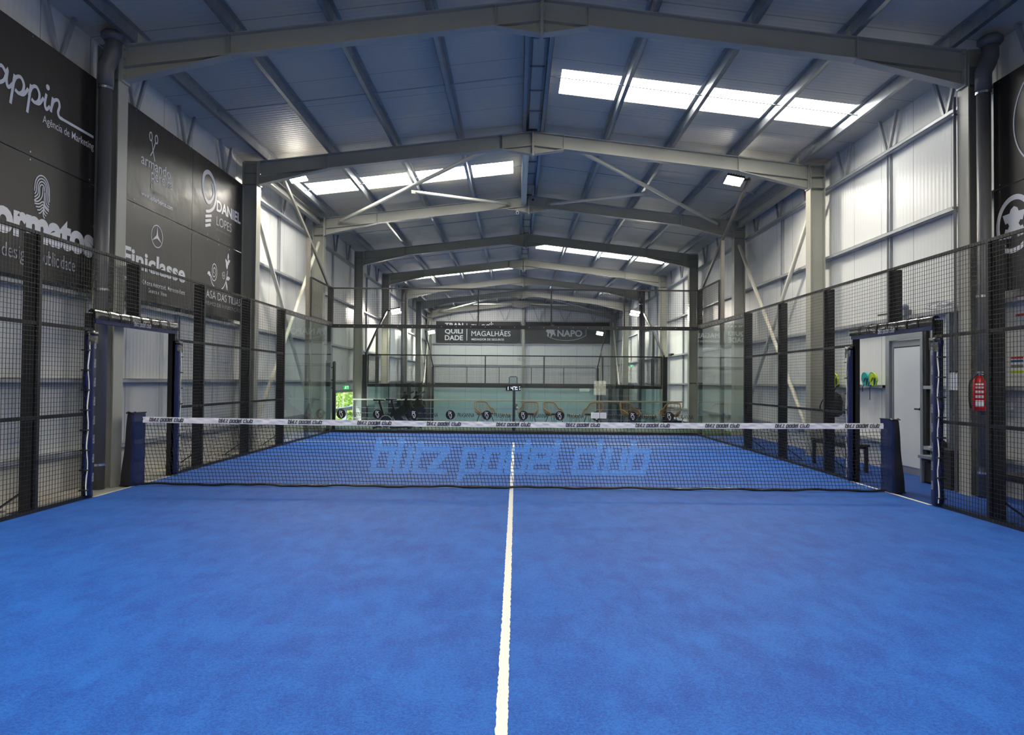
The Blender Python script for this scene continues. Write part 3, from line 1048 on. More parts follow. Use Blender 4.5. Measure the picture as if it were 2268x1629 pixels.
# ================================================================= LOWER COURT
end_wall(14.8, LOW, 'near glass wall of the lower court', glass2)
end_wall(34.8, LOW, 'far glass wall of the lower court', glass2)
for s in (-1, 1):
    n = SN[s]
    for yy, lb in ((14.8, 'near corner'), (18.8, 'third along'), (24.8, 'before the net'), (28.8, 'past the net'), (34.8, 'far corner')):
        post(s, yy, LOW, LOW+(3.95 if lb.endswith('corner') and 'beside' not in lb and 'the far' not in lb else 2.95), 'black post of the lower court, %s side, %s' % (n, lb), brace=False, w=.12, d=.14)
    side_panel(s, 14.87, 16.74, 2.97, 3.97, (), 'wire mesh above the near corner glass of the lower court, '+n, LOW, 'lower court mesh panels')
    t = thing('glass_fence_section', 'greenish side glass of the lower court near corner, '+n, 'glass panel', (s*5, 16.8, LOW), 'lower court side glass')
    MB().box(s*5.0, s*5.01, 14.87, 18.74, LOW+.05, LOW+2.93).build('pane', glass2, t)
    MB().box(s*4.99, s*5.035, 14.87, 18.74, LOW+2.87, LOW+2.96).build('frame', black, t)
    for ya, yb, lb in ((18.87, 22, 'first'), (22, 24.74, 'second'), (24.87, 28.74, 'third'), (28.87, 32.74, 'fourth')):
        side_panel(s, ya, yb, 0, TOP, (1, 2), 'distant wire mesh panel of the lower court, %s side, %s along' % (n, lb), LOW, 'lower court mesh panels')

# ================================================================= NET
net = thing('padel_net', 'black padel net with white top tape and large light blue club lettering', 'net', (0, 0, 0))
NX = 4.93
def ntop(x): return .888+.025*(x/5)**2
# headband
def bandfn(u, v):
    x = -NX+2*NX*u
    near = min(abs(((x+4.61) % .925)-0), abs(((x+4.61) % .925)-.925))
    k = .35 if near < .24 else 1
    w = k*(.010*math.sin(x*23+v*5)+.008*math.sin(x*41-v*7)+.006*noise.noise(Vector((x*9, v*2, 0))))
    z = ntop(x)-.075*v+k*(.002*math.sin(x*17)*v)
    return (x, -.012+w*math.sin(PI*min(1, v*1.2+.1)), z)
m = MB().grid(bandfn, 700, 5)
m.grid(lambda u, v: (-NX+2*NX*u, .006, ntop(-NX+2*NX*u)-.075*v), 100, 1)
hb = m.build('headband', bandm, net, True)
for i in range(11):
    m = MB()
    c = -4.61+.925*i
    st, W = club_strokes(.22)
    k = .445/W
    for q in st:
        pts = [(c-.222+a*k, b*.034) for a, b in q]
        n0 = len(m.v)
        m.stroke(pts, .0086, plane((0, 0, 0), (1, 0, 0), (0, 0, 1), (0, -1, 0)))
        for j in range(n0, len(m.v)):
            x, _, z = m.v[j]
            m.v[j] = (x, -.024, ntop(x)-.053+z)
    m.build('lettering', inkm, hb)
# cords
st, W = club_strokes(.22)
k = 3.62/W
LOGO = [[(-1.85+a*k, .225+b*.285) for a, b in q] for q in st]
def inlogo(x, z):
    if not (-1.98 < x < 1.92 and .05 < z < .72): return False
    for q in LOGO:
        for (x0, z0), (x1, z1) in zip(q, q[1:]):
            dx, dz = x1-x0, z1-z0
            t = max(0, min(1, ((x-x0)*dx+(z-z0)*dz)/(dx*dx+dz*dz)))
            if abs(x-x0-t*dx) < .037 and abs(z-z0-t*dz) < .035: return True
    return False
m = MB()
CW = .0465
NR = 17
def node(i, j):
    x = -NX+i*CW+((j*.22) % 1)*CW*.9
    zt = ntop(x)-.072; zb = .035
    z = zt+(zb-zt)*j/NR
    x += .005*noise.noise(Vector((i*.37, j*.5, 1)))
    z += .0015*math.sin(i*.9+j)+.004*noise.noise(Vector((i*.11, j*.3, 5)))
    return Vector((x, .004*math.sin(i*.05), z))
ni = int(2*NX/CW)
def seg(p, q):
    for a, b in ((0, .34), (.34, .67), (.67, 1)):
        pa = p.lerp(q, a); pb = p.lerp(q, b); c = (pa+pb)/2
        lg = inlogo(c.x, c.z)
        w = .0060 if not lg else .0115
        d = (pb-pa)
        if d.length < 1e-6: continue
        sd = d.cross(Vector((0, 1, 0))).normalized()*(w/2)
        f = Vector((0, -w/2, 0))
        m.add([pa+sd, pa+f, pa-sd, pb+sd, pb+f, pb-sd], [(0, 1, 4, 3), (1, 2, 5, 4), (2, 0, 3, 5)], 1 if lg else 0)
for j in range(NR+1):
    for i in range(ni):
        if j > 0: seg(node(i, j), node(i+1, j))
        if j < NR: seg(node(i, j), node(i+(0 if int((j+1)*.22) == int(j*.22) else 1), j+1))
m.build('cord_mesh', [cordm, logom], net)
def hem(u, v):
    x = -NX-.02+(2*NX+.04)*u
    a = 2*PI*v
    return (x, -.01+.022*math.cos(a)+.004*math.sin(x*31), .022+.016*math.sin(a)+.006*math.sin(x*5)+.004*math.sin(x*13))
MB().grid(hem, 260, 8).build('hem', foil, net, True)
m = MB()
for i in range(-4, 5):
    m.stroke([(i*1.1+.02*q*((-1)**q), .012+.0*q) for q in range(2)], .003, plane((0, -.04, .02), (1, 0, 0), (0, 0, 1), (0, -1, 0)))
# net posts with padding
for s in (-1, 1):
    t = thing('net_post', 'net post wrapped in a dark blue padded cover, %s end of the net' % SN[s], 'net post', (s*5.05, 0, 0), 'padded net posts')
    m = MB(); nz = 16; vs = []; fs = []
    for i in range(nz+1):
        f = i/nz; z = .015+.955*f
        w = .003*math.sin(f*17)+.002*math.sin(f*37)
        xi = s*(4.962+.004*(1-f))+w; xo = s*(5.05+.085*(1-f))
        ya = -.175-.01*math.sin(f*9); yb = .13
        vs += [(xi, ya+.02, z), (xi+s*.02, ya, z), (xo-s*.01, ya, z), (xo, ya+.02, z), (xo, yb, z), (xi, yb, z)]
    for i in range(nz):
        for q in range(6):
            a = i*6+q; b = i*6+(q+1) % 6
            fs.append((a, b, b+6, a+6))
    fs.append((5, 4, 3, 2, 1, 0)); fs.append(tuple(nz*6+q for q in range(6)))
    m.add(vs, fs)
    # front face dark, court side navy
    for idx, f in enumerate(m.f):
        q = idx % 6
        m.m[idx] = 1 if q in (1, 2, 3) and idx < nz*6 else 0
    p = m.build('pad', [navy, navyd], t)
    m = MB()
    m.grid(lambda u, v: (s*(4.94+.12*u), -.2+.0*u+.05*v, .965+.018*v+.006*math.sin(u*9)), 8, 2)
    m.box(s*4.955, s*5.06, -.19, .14, .962, .974)
    m.build('flap', foil, p)
    m = MB(); m.box(s*4.97, s*5.19, -.08, .1, 0, .012); m.lathe((s*5.17, .0, .012), [(.015, 0), (.015, .02)], 8)
    m.build('base_plate', black, t)
    MB().box(s*5.01, s*5.08, -.04, .04, .01, .96).build('steel_post', black, t)

# ================================================================= BANNERS
def ban(wall, ya, yb, za, zb, lb, glossy=False):
    s = {'L': -1, 'R': 1}.get(wall)
    nu, nv = 40, 24
    def amp(u, v, a, b):
        e = math.sin(PI*u)**.5*math.sin(PI*v)**.5 if 0 < u < 1 and 0 < v < 1 else 0
        w = noise.noise(Vector((a*1.1, b*1.6, za)))*.007+noise.noise(Vector((a*3+4, b*2.2, 7)))*.003
        return w*e
    if s:
        x = -5.505 if s < 0 else 6.225
        def fn(u, v):
            a = ya+(yb-ya)*(u if s < 0 else 1-u); b = za+(zb-za)*v
            return (x+amp(u, v, a, b), a, b)
        m = MB().grid(fn, nu, nv)
        P = plane((x-s*.0, 0, 0), (0, 1 if s < 0 else -1, 0), (0, 0, 1), (-s, 0, 0))
        def conf(p):
            u = min(1, max(0, (p[1]-ya)/(yb-ya))); u = u if s < 0 else 1-u
            v = min(1, max(0, (p[2]-za)/(zb-za)))
            return (p[0]-s*.004+amp(u, v, p[1], p[2]), p[1], p[2])
    else:
        y = Y1-.13
        m = MB().grid(lambda u, v: (ya+(yb-ya)*u, y+amp(u, v, ya+(yb-ya)*u, v*2)*2, za+(zb-za)*v), nu, nv)
        P = plane((0, y-.03, 0), (1, 0, 0), (0, 0, 1), (0, -1, 0))
        conf = None
    o = m.build('banner', banner2 if glossy else banner, None, True)
    tag(o, lb, 'banner', 'black advertising banners')
    if conf: CONF[o.name] = conf
    # eyelets
    for i in range(5):
        a = ya+.12+(yb-ya-.24)*i/4
        for z in (za+.04, zb-.04):
            e = MB()
            if s: e.lathe((x, a, z), [(.011, 0), (.011, -s*.002)], 8, axis='x')
            else: e.lathe((a, Y1-.15, z), [(.015, 0), (.015, -.004)], 8, axis='y')
            e.build('eyelet', chrome, o)
    return o, P
# -- first left bay
o, P = ban('L', -4.98, -.24, 3.955, 5.36, 'black banner with white script lettering and Agência de Marketing, upper left edge of photo')
m = MB()
ux, uz, x0, z0 = .215, .19, -2.06, 4.58
def W_(pts): return [(x0+a*ux, z0+b*uz) for a, b in pts]
wd = .04
m.stroke(W_(spline([(.75, .75), (.45, 1), (.05, .75), (-.05, .3), (.25, 0), (.65, .3), (.85, .95), (.8, .35), (.95, .02), (1.25, .35)])), wd, P)
for dx in (0, 1.22):
    m.stroke(W_([(1.38+dx, .95), (1.12+dx, -.85)]), wd, P)
    m.stroke(W_(spline([(1.22+dx, .2), (1.45+dx, .8), (1.8+dx, 1.0), (2.05+dx, .7), (1.98+dx, .25), (1.7+dx, 0), (1.42+dx, .1)])), wd, P)
    m.stroke(W_(spline([(1.7+dx, 0), (2.05+dx, .1), (2.4+dx, .6)])), wd, P)
m.stroke(W_(spline([(3.85, .95), (3.72, .3), (3.85, 0), (4.15, .3)])), wd, P)
m.poly(arc((x0+3.98*ux, z0+1.42*uz), .034, .034, 0, 345, 16), P)
m.stroke(W_(spline([(4.42, .98), (4.25, 0)])), wd, P)
m.stroke(W_(spline([(4.3, .3), (4.5, .8), (4.85, 1), (5.0, .7), (4.88, .25), (5.0, .0), (5.3, -.03)])), wd, P)
m.stroke([(x0+5.2*ux, 4.573), (-.285, 4.573)], .034, P)
text(m, 'Agência de Marketing', P, -1.29, -.275, 4.375, 4.495, .003)
m.build('lettering', white_print, o)
o, P = ban('L', -4.98, -.24, 2.57, 3.945, 'black banner with a white fingerprint emblem and formatos lettering, left edge')
m = MB()
c = (-1.27, 3.62)
for i, r in enumerate((.128, .10, .072, .044)):
    a0 = -20 if i % 2 == 0 else -8
    m.stroke(arc(c, r, r*1.25, -12, 185, 22), .015, P)
    m.stroke(spline([(c[0]-r, c[1]), (c[0]-r-.004, c[1]-.03-.02*i), (c[0]-.13, c[1]-.05-.035*i)]), .015, P)
    m.stroke(spline([(c[0]+r, c[1]-.02), (c[0]+r+.003, c[1]-.10-.02*i), (c[0]+.128, c[1]-.12-.03*i)]), .015, P)
m.stroke(spline([(c[0]+.012, c[1]+.03), (c[0]+.0, c[1]-.08), (c[0]-.06, c[1]-.15), (c[0]-.13, c[1]-.165)]), .015, P)
for i in range(4):
    y = c[1]-.17-.033*i; w = .125-.024*i
    m.stroke(spline([(c[0]-w, y-.02), (c[0]-w*.4, y-.01), (c[0]+.02, y+.03), (c[0]+w*.5, y-.03), (c[0]+w, y-.06)]), .015, P)
text(m, 'formatos', P, -2.18, -.235, 2.985, 3.40, .05)
m.build('lettering', white_print, o)
m = MB()
text(m, 'design', P, -1.90, -1.45, 2.69, 2.90)
text(m, '&', P, -1.40, -1.32, 2.76, 2.88)
text(m, 'publicidade', P, -1.28, -.62, 2.70, 2.92)
text(m, '®', P, -.27, -.23, 3.39, 3.43)
m.build('lettering', grey_print, o)
# -- second left bay
o, P = ban('L', .04, 2.575, 3.975, 5.36, 'black glossy banner with scissors emblem and barber web address', True)
m = MB()
m.stroke(arc((1.165, 5.085), .04, .062, 0, 360, 20), .022, P)
m.stroke(arc((1.335, 5.095), .04, .062, 0, 360, 20), .022, P)
m.stroke([(1.195, 5.04), (1.235, 4.9), (1.30, 4.745)], .02, P)
m.stroke([(1.31, 5.04), (1.235, 4.88), (1.165, 4.79)], .02, P)
text(m, 'armando', P, .91, 1.80, 4.60, 4.765)
text(m, 'pereira', P, 1.20, 1.875, 4.40, 4.60)
m.stroke([(1.205, 4.30), (1.205, 4.385)], .022, P)
text(m, 'www.apbarbeiros.com', P, .92, 1.885, 4.105, 4.205, .012)
m.build('lettering', white_print, o)
m = MB(); text(m, 'barbearia & estética', P, 1.30, 1.86, 4.255, 4.31)
m.build('fine_print', thin_print, o)
o, P = ban('L', 2.585, 4.79, 3.975, 5.36, 'black glossy banner with ring emblem and DANIEL LOPES lettering', True)
m = MB()
ring = spline([(3.36, 4.98), (3.42, 4.80), (3.33, 4.66), (3.2, 4.60), (3.05, 4.68), (2.97, 4.86), (3.02, 5.05), (3.2, 5.14), (3.38, 5.08), (3.50, 4.92), (3.52, 4.74), (3.44, 4.56), (3.28, 4.46), (3.12, 4.42)])
m.stroke(ring, [.05+.03*math.sin(PI*i/(len(ring)-1)) for i in range(len(ring))], P)
for i in range(3):
    z = 4.36-.085*i
    m.stroke([(3.10, z-.035), (3.36-.02*i, z+.03)], .05, P)
text(m, 'DANIEL', P, 3.56, 4.71, 4.53, 4.74, .03)
m.build('lettering', white_print, o)
m = MB(); text(m, 'LOPES', P, 3.57, 4.26, 4.27, 4.435)
m.build('lettering', grey_print, o)
m = MB(); text(m, 'ELECTRICIDADE GERAL', P, 3.57, 4.26, 4.18, 4.215)
m.build('fine_print', thin_print, o)
o, P = ban('L', .04, 2.575, 2.585, 3.965, 'black banner with three-pointed star in a ring and Finiclasse lettering')
m = MB()
c = (1.41, 3.615); r = .17
m.stroke(arc(c, r, r, 0, 360, 40), .014, P)
for a in (90, 210, 330):
    t_ = (c[0]+r*math.cos(R(a)), c[1]+r*math.sin(R(a)))
    l_ = (c[0]+.03*math.cos(R(a+60)), c[1]+.03*math.sin(R(a+60))); r_ = (c[0]+.03*math.cos(R(a-60)), c[1]+.03*math.sin(R(a-60)))
    m.poly([c, r_, t_, l_], P)
text(m, 'Finiclasse', P, .46, 2.36, 3.02, 3.31, .03)
text(m, 'Guarda e Viseu', P, 1.16, 1.74, 2.72, 2.79, .008)
text(m, 'Concessionário e Oficina Autorizada Mercedes-Benz', P, .30, 2.36, 2.825, 2.90, .008)
m.build('lettering', white_print, o)
o, P = ban('L', 2.585, 4.79, 2.585, 3.965, 'black banner with curling vine emblem and CASA DAS TILIAS lettering')
m = MB()
sp_ = []
for i in range(60):
    a = 90+i*13; rr = .03+.0026*i
    sp_.append((3.50+rr*.75*math.cos(R(-a)), 3.40+rr*math.sin(R(-a))))
m.stroke(sp_, .016, P)
m.stroke(spline([sp_[-1], (3.32, 3.32), (3.42, 3.17), (3.62, 3.09), (3.86, 3.13), (4.02, 3.28), (4.10, 3.5)]), [.016]*5+[.022]*44 if False else .02, P)
sp2 = [(3.92+(.012+.0016*i)*math.cos(R(-i*16)), 3.40+(.016+.0022*i)*math.sin(R(-i*16))) for i in range(36)]
m.stroke(sp2, .010, P)
def leaf(cx_, cz_, a, l, w):
    pts = []
    for i in range(12):
        t = i/11; pts.append((l*t, w*math.sin(PI*t)))
    for i in range(1, 11):
        t = 1-i/11; pts.append((l*t, -w*math.sin(PI*t)))
    m.poly([(cx_+p*math.cos(R(a))-q*math.sin(R(a)), cz_+p*math.sin(R(a))+q*math.cos(R(a))) for p, q in pts], P)
for a_ in ((3.33, 3.36, 200, .14, .03), (3.33, 3.36, 235, .10, .025), (4.03, 3.34, 10, .2, .04), (4.03, 3.3, -70, .2, .03), (4.08, 3.52, 95, .18, .05), (4.1, 3.6, 60, .15, .035), (4.08, 3.62, 130, .13, .03), (4.12, 3.7, 85, .15, .03), (4.12, 3.66, 30, .12, .025)):
    leaf(*a_)
text(m, 'CASA DAS TILIAS', P, 3.02, 4.77, 2.885, 3.03, .006)
m.build('lettering', white_print, o)
m = MB(); text(m, 'TURISMO DE HABITAÇÃO', P, 2.92, 4.78, 2.745, 2.845)
m.build('lettering', grey_print, o)
# -- right wall
o, P = ban('R', -4.98, -.28, 3.955, 5.36, 'black glossy banner with a thin white circle, upper right edge of photo', True)
m = MB(); m.stroke(arc((1.32, 4.68), .66, .66, 0, 360, 60), .022, P)
m.build('emblem', white_print, o)
o, P = ban('R', -4.98, -.28, 2.62, 3.945, 'black banner with white puzzle-piece emblem in a round outline, right edge')
m = MB()
c = (.66, 3.44)   # u = -y
m.stroke(arc(c, .30, .33, -55, 235, 50), .065, P)
m.stroke(spline([(.46, 3.14), (.6, 3.11), (.76, 3.13), (.9, 3.22)]), .06, P)
pz = [(.46, 3.28), (.50, 3.40), (.545, 3.39), (.57, 3.43), (.545, 3.47), (.50, 3.46), (.45, 3.58), (.58, 3.585), (.60, 3.63), (.66, 3.66), (.72, 3.63), (.74, 3.585), (.85, 3.58), (.81, 3.46), (.77, 3.47), (.74, 3.43), (.77, 3.39), (.81, 3.4), (.86, 3.28), (.72, 3.27), (.70, 3.32), (.66, 3.34), (.62, 3.32), (.60, 3.27)]
m.poly(pz, P)
m.poly(arc((1.05, 3.1), .2, .26, 0, 350, 30), P)
m.build('emblem', white_print, o)
# -- gable
o, P = ban('E', -5.0, .32, 3.84, 5.17, 'black banner with TRANQUILIDADE and TIAGO MAGALHÃES lettering on the far wall')
m = MB()
text(m, 'TRAN', P, -4.44, -3.30, 4.78, 5.08, .02); text(m, 'QUILI', P, -4.44, -3.32, 4.36, 4.69, .02); text(m, 'DADE', P, -4.44, -3.30, 3.99, 4.30, .02)
m.stroke([(-3.06, 3.98), (-3.06, 5.06)], .035, P)
text(m, 'TIAGO', P, -2.78, -1.6, 4.72, 5.0); text(m, 'MAGALHÃES', P, -2.77, -.32, 4.26, 4.66)
text(m, 'MEDIADOR DE SEGUROS', P, -2.76, -.73, 3.99, 4.12, .015)
q = (-1.53, 5.03)
for dx, dz in ((0, .09), (.09, 0), (0, -.09), (-.09, 0), (0, 0)):
    m.poly([(q[0]+dx, q[1]+dz+.04), (q[0]+dx-.04, q[1]+dz), (q[0]+dx, q[1]+dz-.04), (q[0]+dx+.04, q[1]+dz)], P)
m.build('lettering', white_print, o)
o, P = ban('E', .64, 5.9, 3.84, 5.17, 'black banner with a lion emblem and NAPO lettering on the far wall')
m = MB()
text(m, 'NAPO', P, 2.62, 4.18, 4.27, 4.69, .03)
m.stroke([(4.42, 4.75), (4.42, 4.35)], .03, P)
m.stroke(spline([(4.42, 4.36), (3.9, 4.12), (3.2, 4.03), (2.5, 4.1), (1.98, 4.3)]), .03, P)
# lion: body, mane, legs, tail
m.poly([(1.95, 4.7), (2.0, 4.78), (2.12, 4.8), (2.2, 4.74), (2.34, 4.72), (2.42, 4.66), (2.46, 4.5), (2.52, 4.34), (2.44, 4.3), (2.4, 4.42), (2.3, 4.36), (2.26, 4.24), (2.18, 4.24), (2.2, 4.44), (2.1, 4.5), (2.08, 4.3), (1.98, 4.28), (2.0, 4.5), (1.9, 4.6)], P)
m.stroke(spline([(2.42, 4.66), (2.52, 4.72), (2.55, 4.82), (2.5, 4.9)]), .03, P)
for a in range(0, 180, 30):
    m.stroke([(2.3+.08*math.cos(R(a)), 4.86+.08*math.sin(R(a))), (2.3+.2*math.cos(R(a)), 4.86+.16*math.sin(R(a)))], .03, P)
m.poly(arc((2.3, 4.88), .07, .07, 0, 340, 12), P)
m.build('lettering', grey_print, o)

# ================================================================= RIGHT WALL OBJECTS
# door
d = MB(); xw = WR-.01
d.box(xw-.06, xw+.09, 1.51, 1.58, 0, 2.28); d.box(xw-.06, xw+.09, 2.50, 2.62, 0, 2.28); d.box(xw-.058, xw+.088, 1.58, 2.50, 2.16, 2.278)
d = S(d.build('door_1', alu), 'grey framed door in the right wall')
m = MB(); m.box(xw-.02, xw+.04, 1.585, 2.49, 0, 2.15)
leafd = m.build('door_leaf', alu, d)
MB().box(xw-.028, xw-.02, 1.62, 2.40, .12, 2.03).build('leaf_panel', doorp, leafd)
m = MB(); m.box(xw-.025, xw-.018, 2.40, 2.42, .10, 2.05); m.box(xw-.025, xw-.018, 1.62, 2.42, 2.03, 2.05)
m.build('seal', rubber, leafd)
m = MB(); m.box(xw-.055, xw-.022, 1.595, 1.615, 1.03, 1.07); m.box(xw-.07, xw-.055, 1.595, 1.73, 1.035, 1.06)
m.build('handle', black, leafd)
m = MB(); m.box(xw-.05, xw-.0, 1.43, 1.50, .35, 2.44)  # plain black strip at the gap beside the door frame
tag(m.build('gap_strip', black), 'tall black strip beside the grey door', 'channel')
m = MB(); m.box(WR-.135, WR-.005, .72, .80, 0, 2.46)
tag(m.build('wall_upright', greyp), 'dark grey square upright on the right wall near the extinguisher', 'upright')
# exit signs
def exit_sign(x, y, z, ax, lb):
    t = thing('exit_sign', lb, 'exit sign', (x, y, z), 'green exit signs')
    MB().box(x-.09, x+.09, y, y+.02, z, z+.12).build('plate', greensign, t)
    P = plane((x, y-.003, z), (.62, 0, 0), (0, 0, .7), (0, -1, 0))
    m = MB()
    m.poly(arc((-.02, .135), .016, .016, 0, 330, 10), P)
    m.stroke([(-.02, .115), (-.03, .07), (.0, .045), (-.005, .02)], .02, P); m.stroke([(-.03, .07), (-.055, .05), (-.07, .02)], .018, P)
    m.stroke([(-.055, .09), (-.02, .11), (.015, .085)], .014, P)
    m.stroke([(.06, .02), (.06, .15), (.12, .15), (.12, .02)], .01, P)
    m.build('pictogram', whiteglow, t)
    MB().box(x-.01, x+.01, y+.004, y+.016, z+.12, z+.16).box(x-.01, (WL if x < 0 else WR)-.0, y+.004, y+.016, z+.16, z+.175).build('hanger', galv2, t)
exit_sign(-5.36, 13.2, 1.13, 'y', 'green exit sign above the glazed door on the left')
exit_sign(6.12, 2.7, 2.30, 'y', 'green exit sign above the racket shelf by the right gate')
exit_sign(6.15, 28.3, 2.25, 'y', 'distant green exit sign on the right wall')
# emergency lamp and clutter above the door
t = thing('emergency_light', 'grey twin-head emergency light standing on the wall rail above the door', 'light', (6.25, 1.9, 2.53))
MB().box(6.2, 6.32, 1.82, 1.98, 2.53, 2.62).build('body', greyp, t)
m = MB(); m.lathe((6.26, 1.9, 2.62), [(.05, 0), (.05, .06), (.03, .09)], 12); m.build('lamp_head', greyp, t, True)
t = thing('wire_bundle', 'tangle of clear and grey cable lying along the rail near the right column', 'cable', (6.25, .6, 2.53))
m = MB()
for q in range(9):
    m.tube(spline([(6.22+random.random()*.1, 1.35-i*.24, 2.55+random.random()*.11) for i in range(8)], 5), .006, 5)
m.build('cable', grey_print, t)
m = MB().tube(spline([(6.28, 2.8, 2.62), (6.2, 2.3, 2.60), (6.24, 2.1, 2.60), (6.25, 1.95, 2.6)]), .014, 6)
tag(m.build('cable', rubber), 'black cable running to the emergency light above the door', 'cable')
m = MB(); m.box(6.22, 6.34, 19.0, 19.5, 2.5, 2.6)
tag(m.build('emergency_lamp', rubber), 'small dark lamp unit on the right wall rail beyond the back glass', 'light')

# rackets on the rail
def racket(y, cols, lb, tilt):
    t = thing('padel_racket', lb, 'racket', (6.2, y, 1.42), 'padel rackets on the wall rail')
    N = (-1, 0, 0)
    O = Vector((6.19, y, 1.40)); U = Vector((0, -math.cos(tilt), math.sin(tilt))); V = Vector((-.12, math.sin(tilt), math.cos(tilt))).normalized()
    P = plane(O, U, V, N)
    out = [(.125*math.cos(R(a))*(1 if math.sin(R(a)) > -.2 else .8+.2*math.cos(R(a+90))**2), .115+.125*math.sin(R(a))) for a in range(-60, 241, 10)]
    m = MB().poly(out, P, .036)
    m.build('face', cols[0], t)
    P2 = plane(O+Vector((-.003, 0, 0)), U, V, N)
    m = MB()
    m.stroke(arc((0, .115), .118, .119, -60, 240, 30), .016, P2)
    m.build('rim', cols[1], t)
    m = MB()
    for q in range(5):
        m.stroke([(-.075+q*.02, .05+q*.012), (-.015+q*.022, .14+q*.005)], .007, P2)
    m.poly([(.02, .0), (.10, .04), (.115, .16), (.05, .12)], P2)
    m.build('graphic', cols[2], t)
    m = MB().tube([(6.17, y+.02, 1.42), (6.15, y+.03, 1.38), (6.15, y+.025, 1.30), (6.152, y+.03, 1.16 if 'hanging' in lb else 1.34)], .006, 6)
    m.build('wrist_strap', rubber, t)
racket(4.55, (limem, dk, dk), 'lime and black padel racket behind the wide fence post, farther one', .08)
racket(4.26, (limem, dk, dk), 'lime and black padel racket nearer the gate', .1)
racket(3.50, (dk, dk, paper), 'dark padel racket half hidden by the gate pad', 0)
racket(3.06, (tealm, tealm, dk), 'teal padel racket, left of the pair seen through the right gate', -.05)
racket(2.80, (limem, tealm, dk), 'teal and lime padel racket with long strap hanging, by the door', -.05)
m = MB(); m.box(6.2, 6.3, 4.95, 5.2, 1.42, 1.50)
tag(m.build('ball_can', limem), 'lime green ball can lying on the wall rail beside the column', 'ball can')
# racket bag hanging
t = thing('racket_bag', 'black racket bag hanging on the wall behind the fence post', 'bag', (6.15, 3.7, .85))
m = MB().lathe((6.15, 4.25, .80), [(.10, 0), (.16, .05), (.17, .3), (.13, .42), (.05, .48)], 16)
m.build('body', rubber, t, True)
MB().tube(spline([(6.1, 4.3, 1.26), (6.05, 4.5, 1.1), (6.05, 4.6, .95), (6.1, 4.5, .85)]), .012, 6).tube([(6.15, 4.25, 1.26), (6.2, 4.25, 1.36), (6.27, 4.25, 1.425)], .012, 6).build('strap', dk, t)
t = thing('ball_racket', 'lime and red racket standing on the bench behind the net tape', 'racket', (5.4, 2.75, .45))
m = MB().lathe((5.4, 2.75, .62), [(.03, 0), (.05, .1), (.05, .3), (.02, .36)], 10); m.build('cover', limem, t, True)
MB().box(5.37, 5.43, 2.6, 2.66, .5, .8).build('grip', red, t)

# benches
def bench(x, y, L, lb):
    t = thing('bench', lb, 'bench', (x, y, 0), 'black benches behind the right fence')
    m = MB()
    for q in range(3):
        m.box(x-.16+q*.115, x-.16+q*.115+.095, y-L/2, y+L/2, .42, .455)
    m.build('seat', rubber, t)
    for a in (-1, 1):
        for b in (-1, 1):
            MB().box(x+a*.15-.025, x+a*.15+.025, y+b*(L/2-.1)-.025, y+b*(L/2-.1)+.025, 0, .42).build('leg', black, t)
    m = MB()
    for b in (-1, 1): m.box(x-.15, x+.15, y+b*(L/2-.1)-.02, y+b*(L/2-.1)+.02, .38, .42)
    for a in (-1, 1): m.box(x+a*.15-.015, x+a*.15+.015, y-L/2+.1, y+L/2-.1, .385, .42)
    m.build('stretcher', black, t)
bench(5.58, 2.75, 1.5, 'black slatted bench behind the fence past the right gate')
bench(5.58, -2.2, 1.5, 'black slatted bench behind the fence at the right picture edge')
# bins / boxes
t = thing('waste_bin', 'grey plastic bin with a dark open front beside the door', 'bin', (6.15, .82, 0))
m = MB(); m.box(5.98, 6.3, .64, .72, .0, .36); m.box(5.98, 6.3, .96, 1.0, .0, .36); m.box(5.96, 6.32, .62, 1.02, .36, .40); m.box(6.26, 6.3, .72, .96, 0, .36)
m.build('body', greyp, t)
MB().box(6.02, 6.25, .73, .95, .02, .3).build('liner', rubber, t)
m = MB(); m.box(5.95, 6.3, .2, .56, 0, .5); m.box(5.93, 6.32, .18, .58, .5, .54)
tag(m.build('storage_box', rubber), 'black lidded storage box behind the fence by the right gate', 'box')
t = thing('sports_bag', 'black bag with a pale logo resting on the grey bin', 'bag', (6.13, .78, .40))
MB().lathe((6.13, .78, .402), [(.08, 0), (.11, .05), (.1, .2), (.03, .26)], 12).build('body', rubber, t, True)
MB().stroke([(0, 0), (.05, .03), (.08, 0)], .015, plane((6.0, .82, .52), (0, -1, 0), (0, 0, 1), (-1, 0, 0))).build('logo', white_print, t)
m = MB(); m.box(WR-.02, WR-.003, 1.33-.045, 1.33+.045, .9, 1.0); m.box(WR-.026, WR-.02, 1.30, 1.36, .92, .98)
tag(m.build('light_switch', paper), 'white light switch beside the door', 'switch')
# extinguisher
t = thing('fire_extinguisher', 'red fire extinguisher hanging on the nearest right column', 'fire extinguisher', (5.9, -.46, 1.1))
ex = (5.895, -.48)
MB().lathe((ex[0], ex[1], 1.10), [(.06, 0), (.075, .02), (.075, .36), (.05, .42), (.025, .45)], 20).build('cylinder', red, t, True)
m = MB(); m.lathe((ex[0], ex[1], 1.55), [(.02, 0), (.025, .03), (.015, .05)], 10); m.box(ex[0]-.01, ex[0]+.01, ex[1]-.07, ex[1]+.03, 1.585, 1.60); m.box(ex[0]-.01, ex[0]+.01, ex[1]-.07, ex[1]+.0, 1.56, 1.57)
m.build('valve', chrome, t)
MB().tube(spline([(ex[0]-.02, ex[1], 1.57), (ex[0]-.11, ex[1], 1.48), (ex[0]-.125, ex[1], 1.35), (ex[0]-.12, ex[1], 1.2), (ex[0]-.1, ex[1], 1.14)]), .012, 8).build('hose', rubber, t, True)
m = MB()
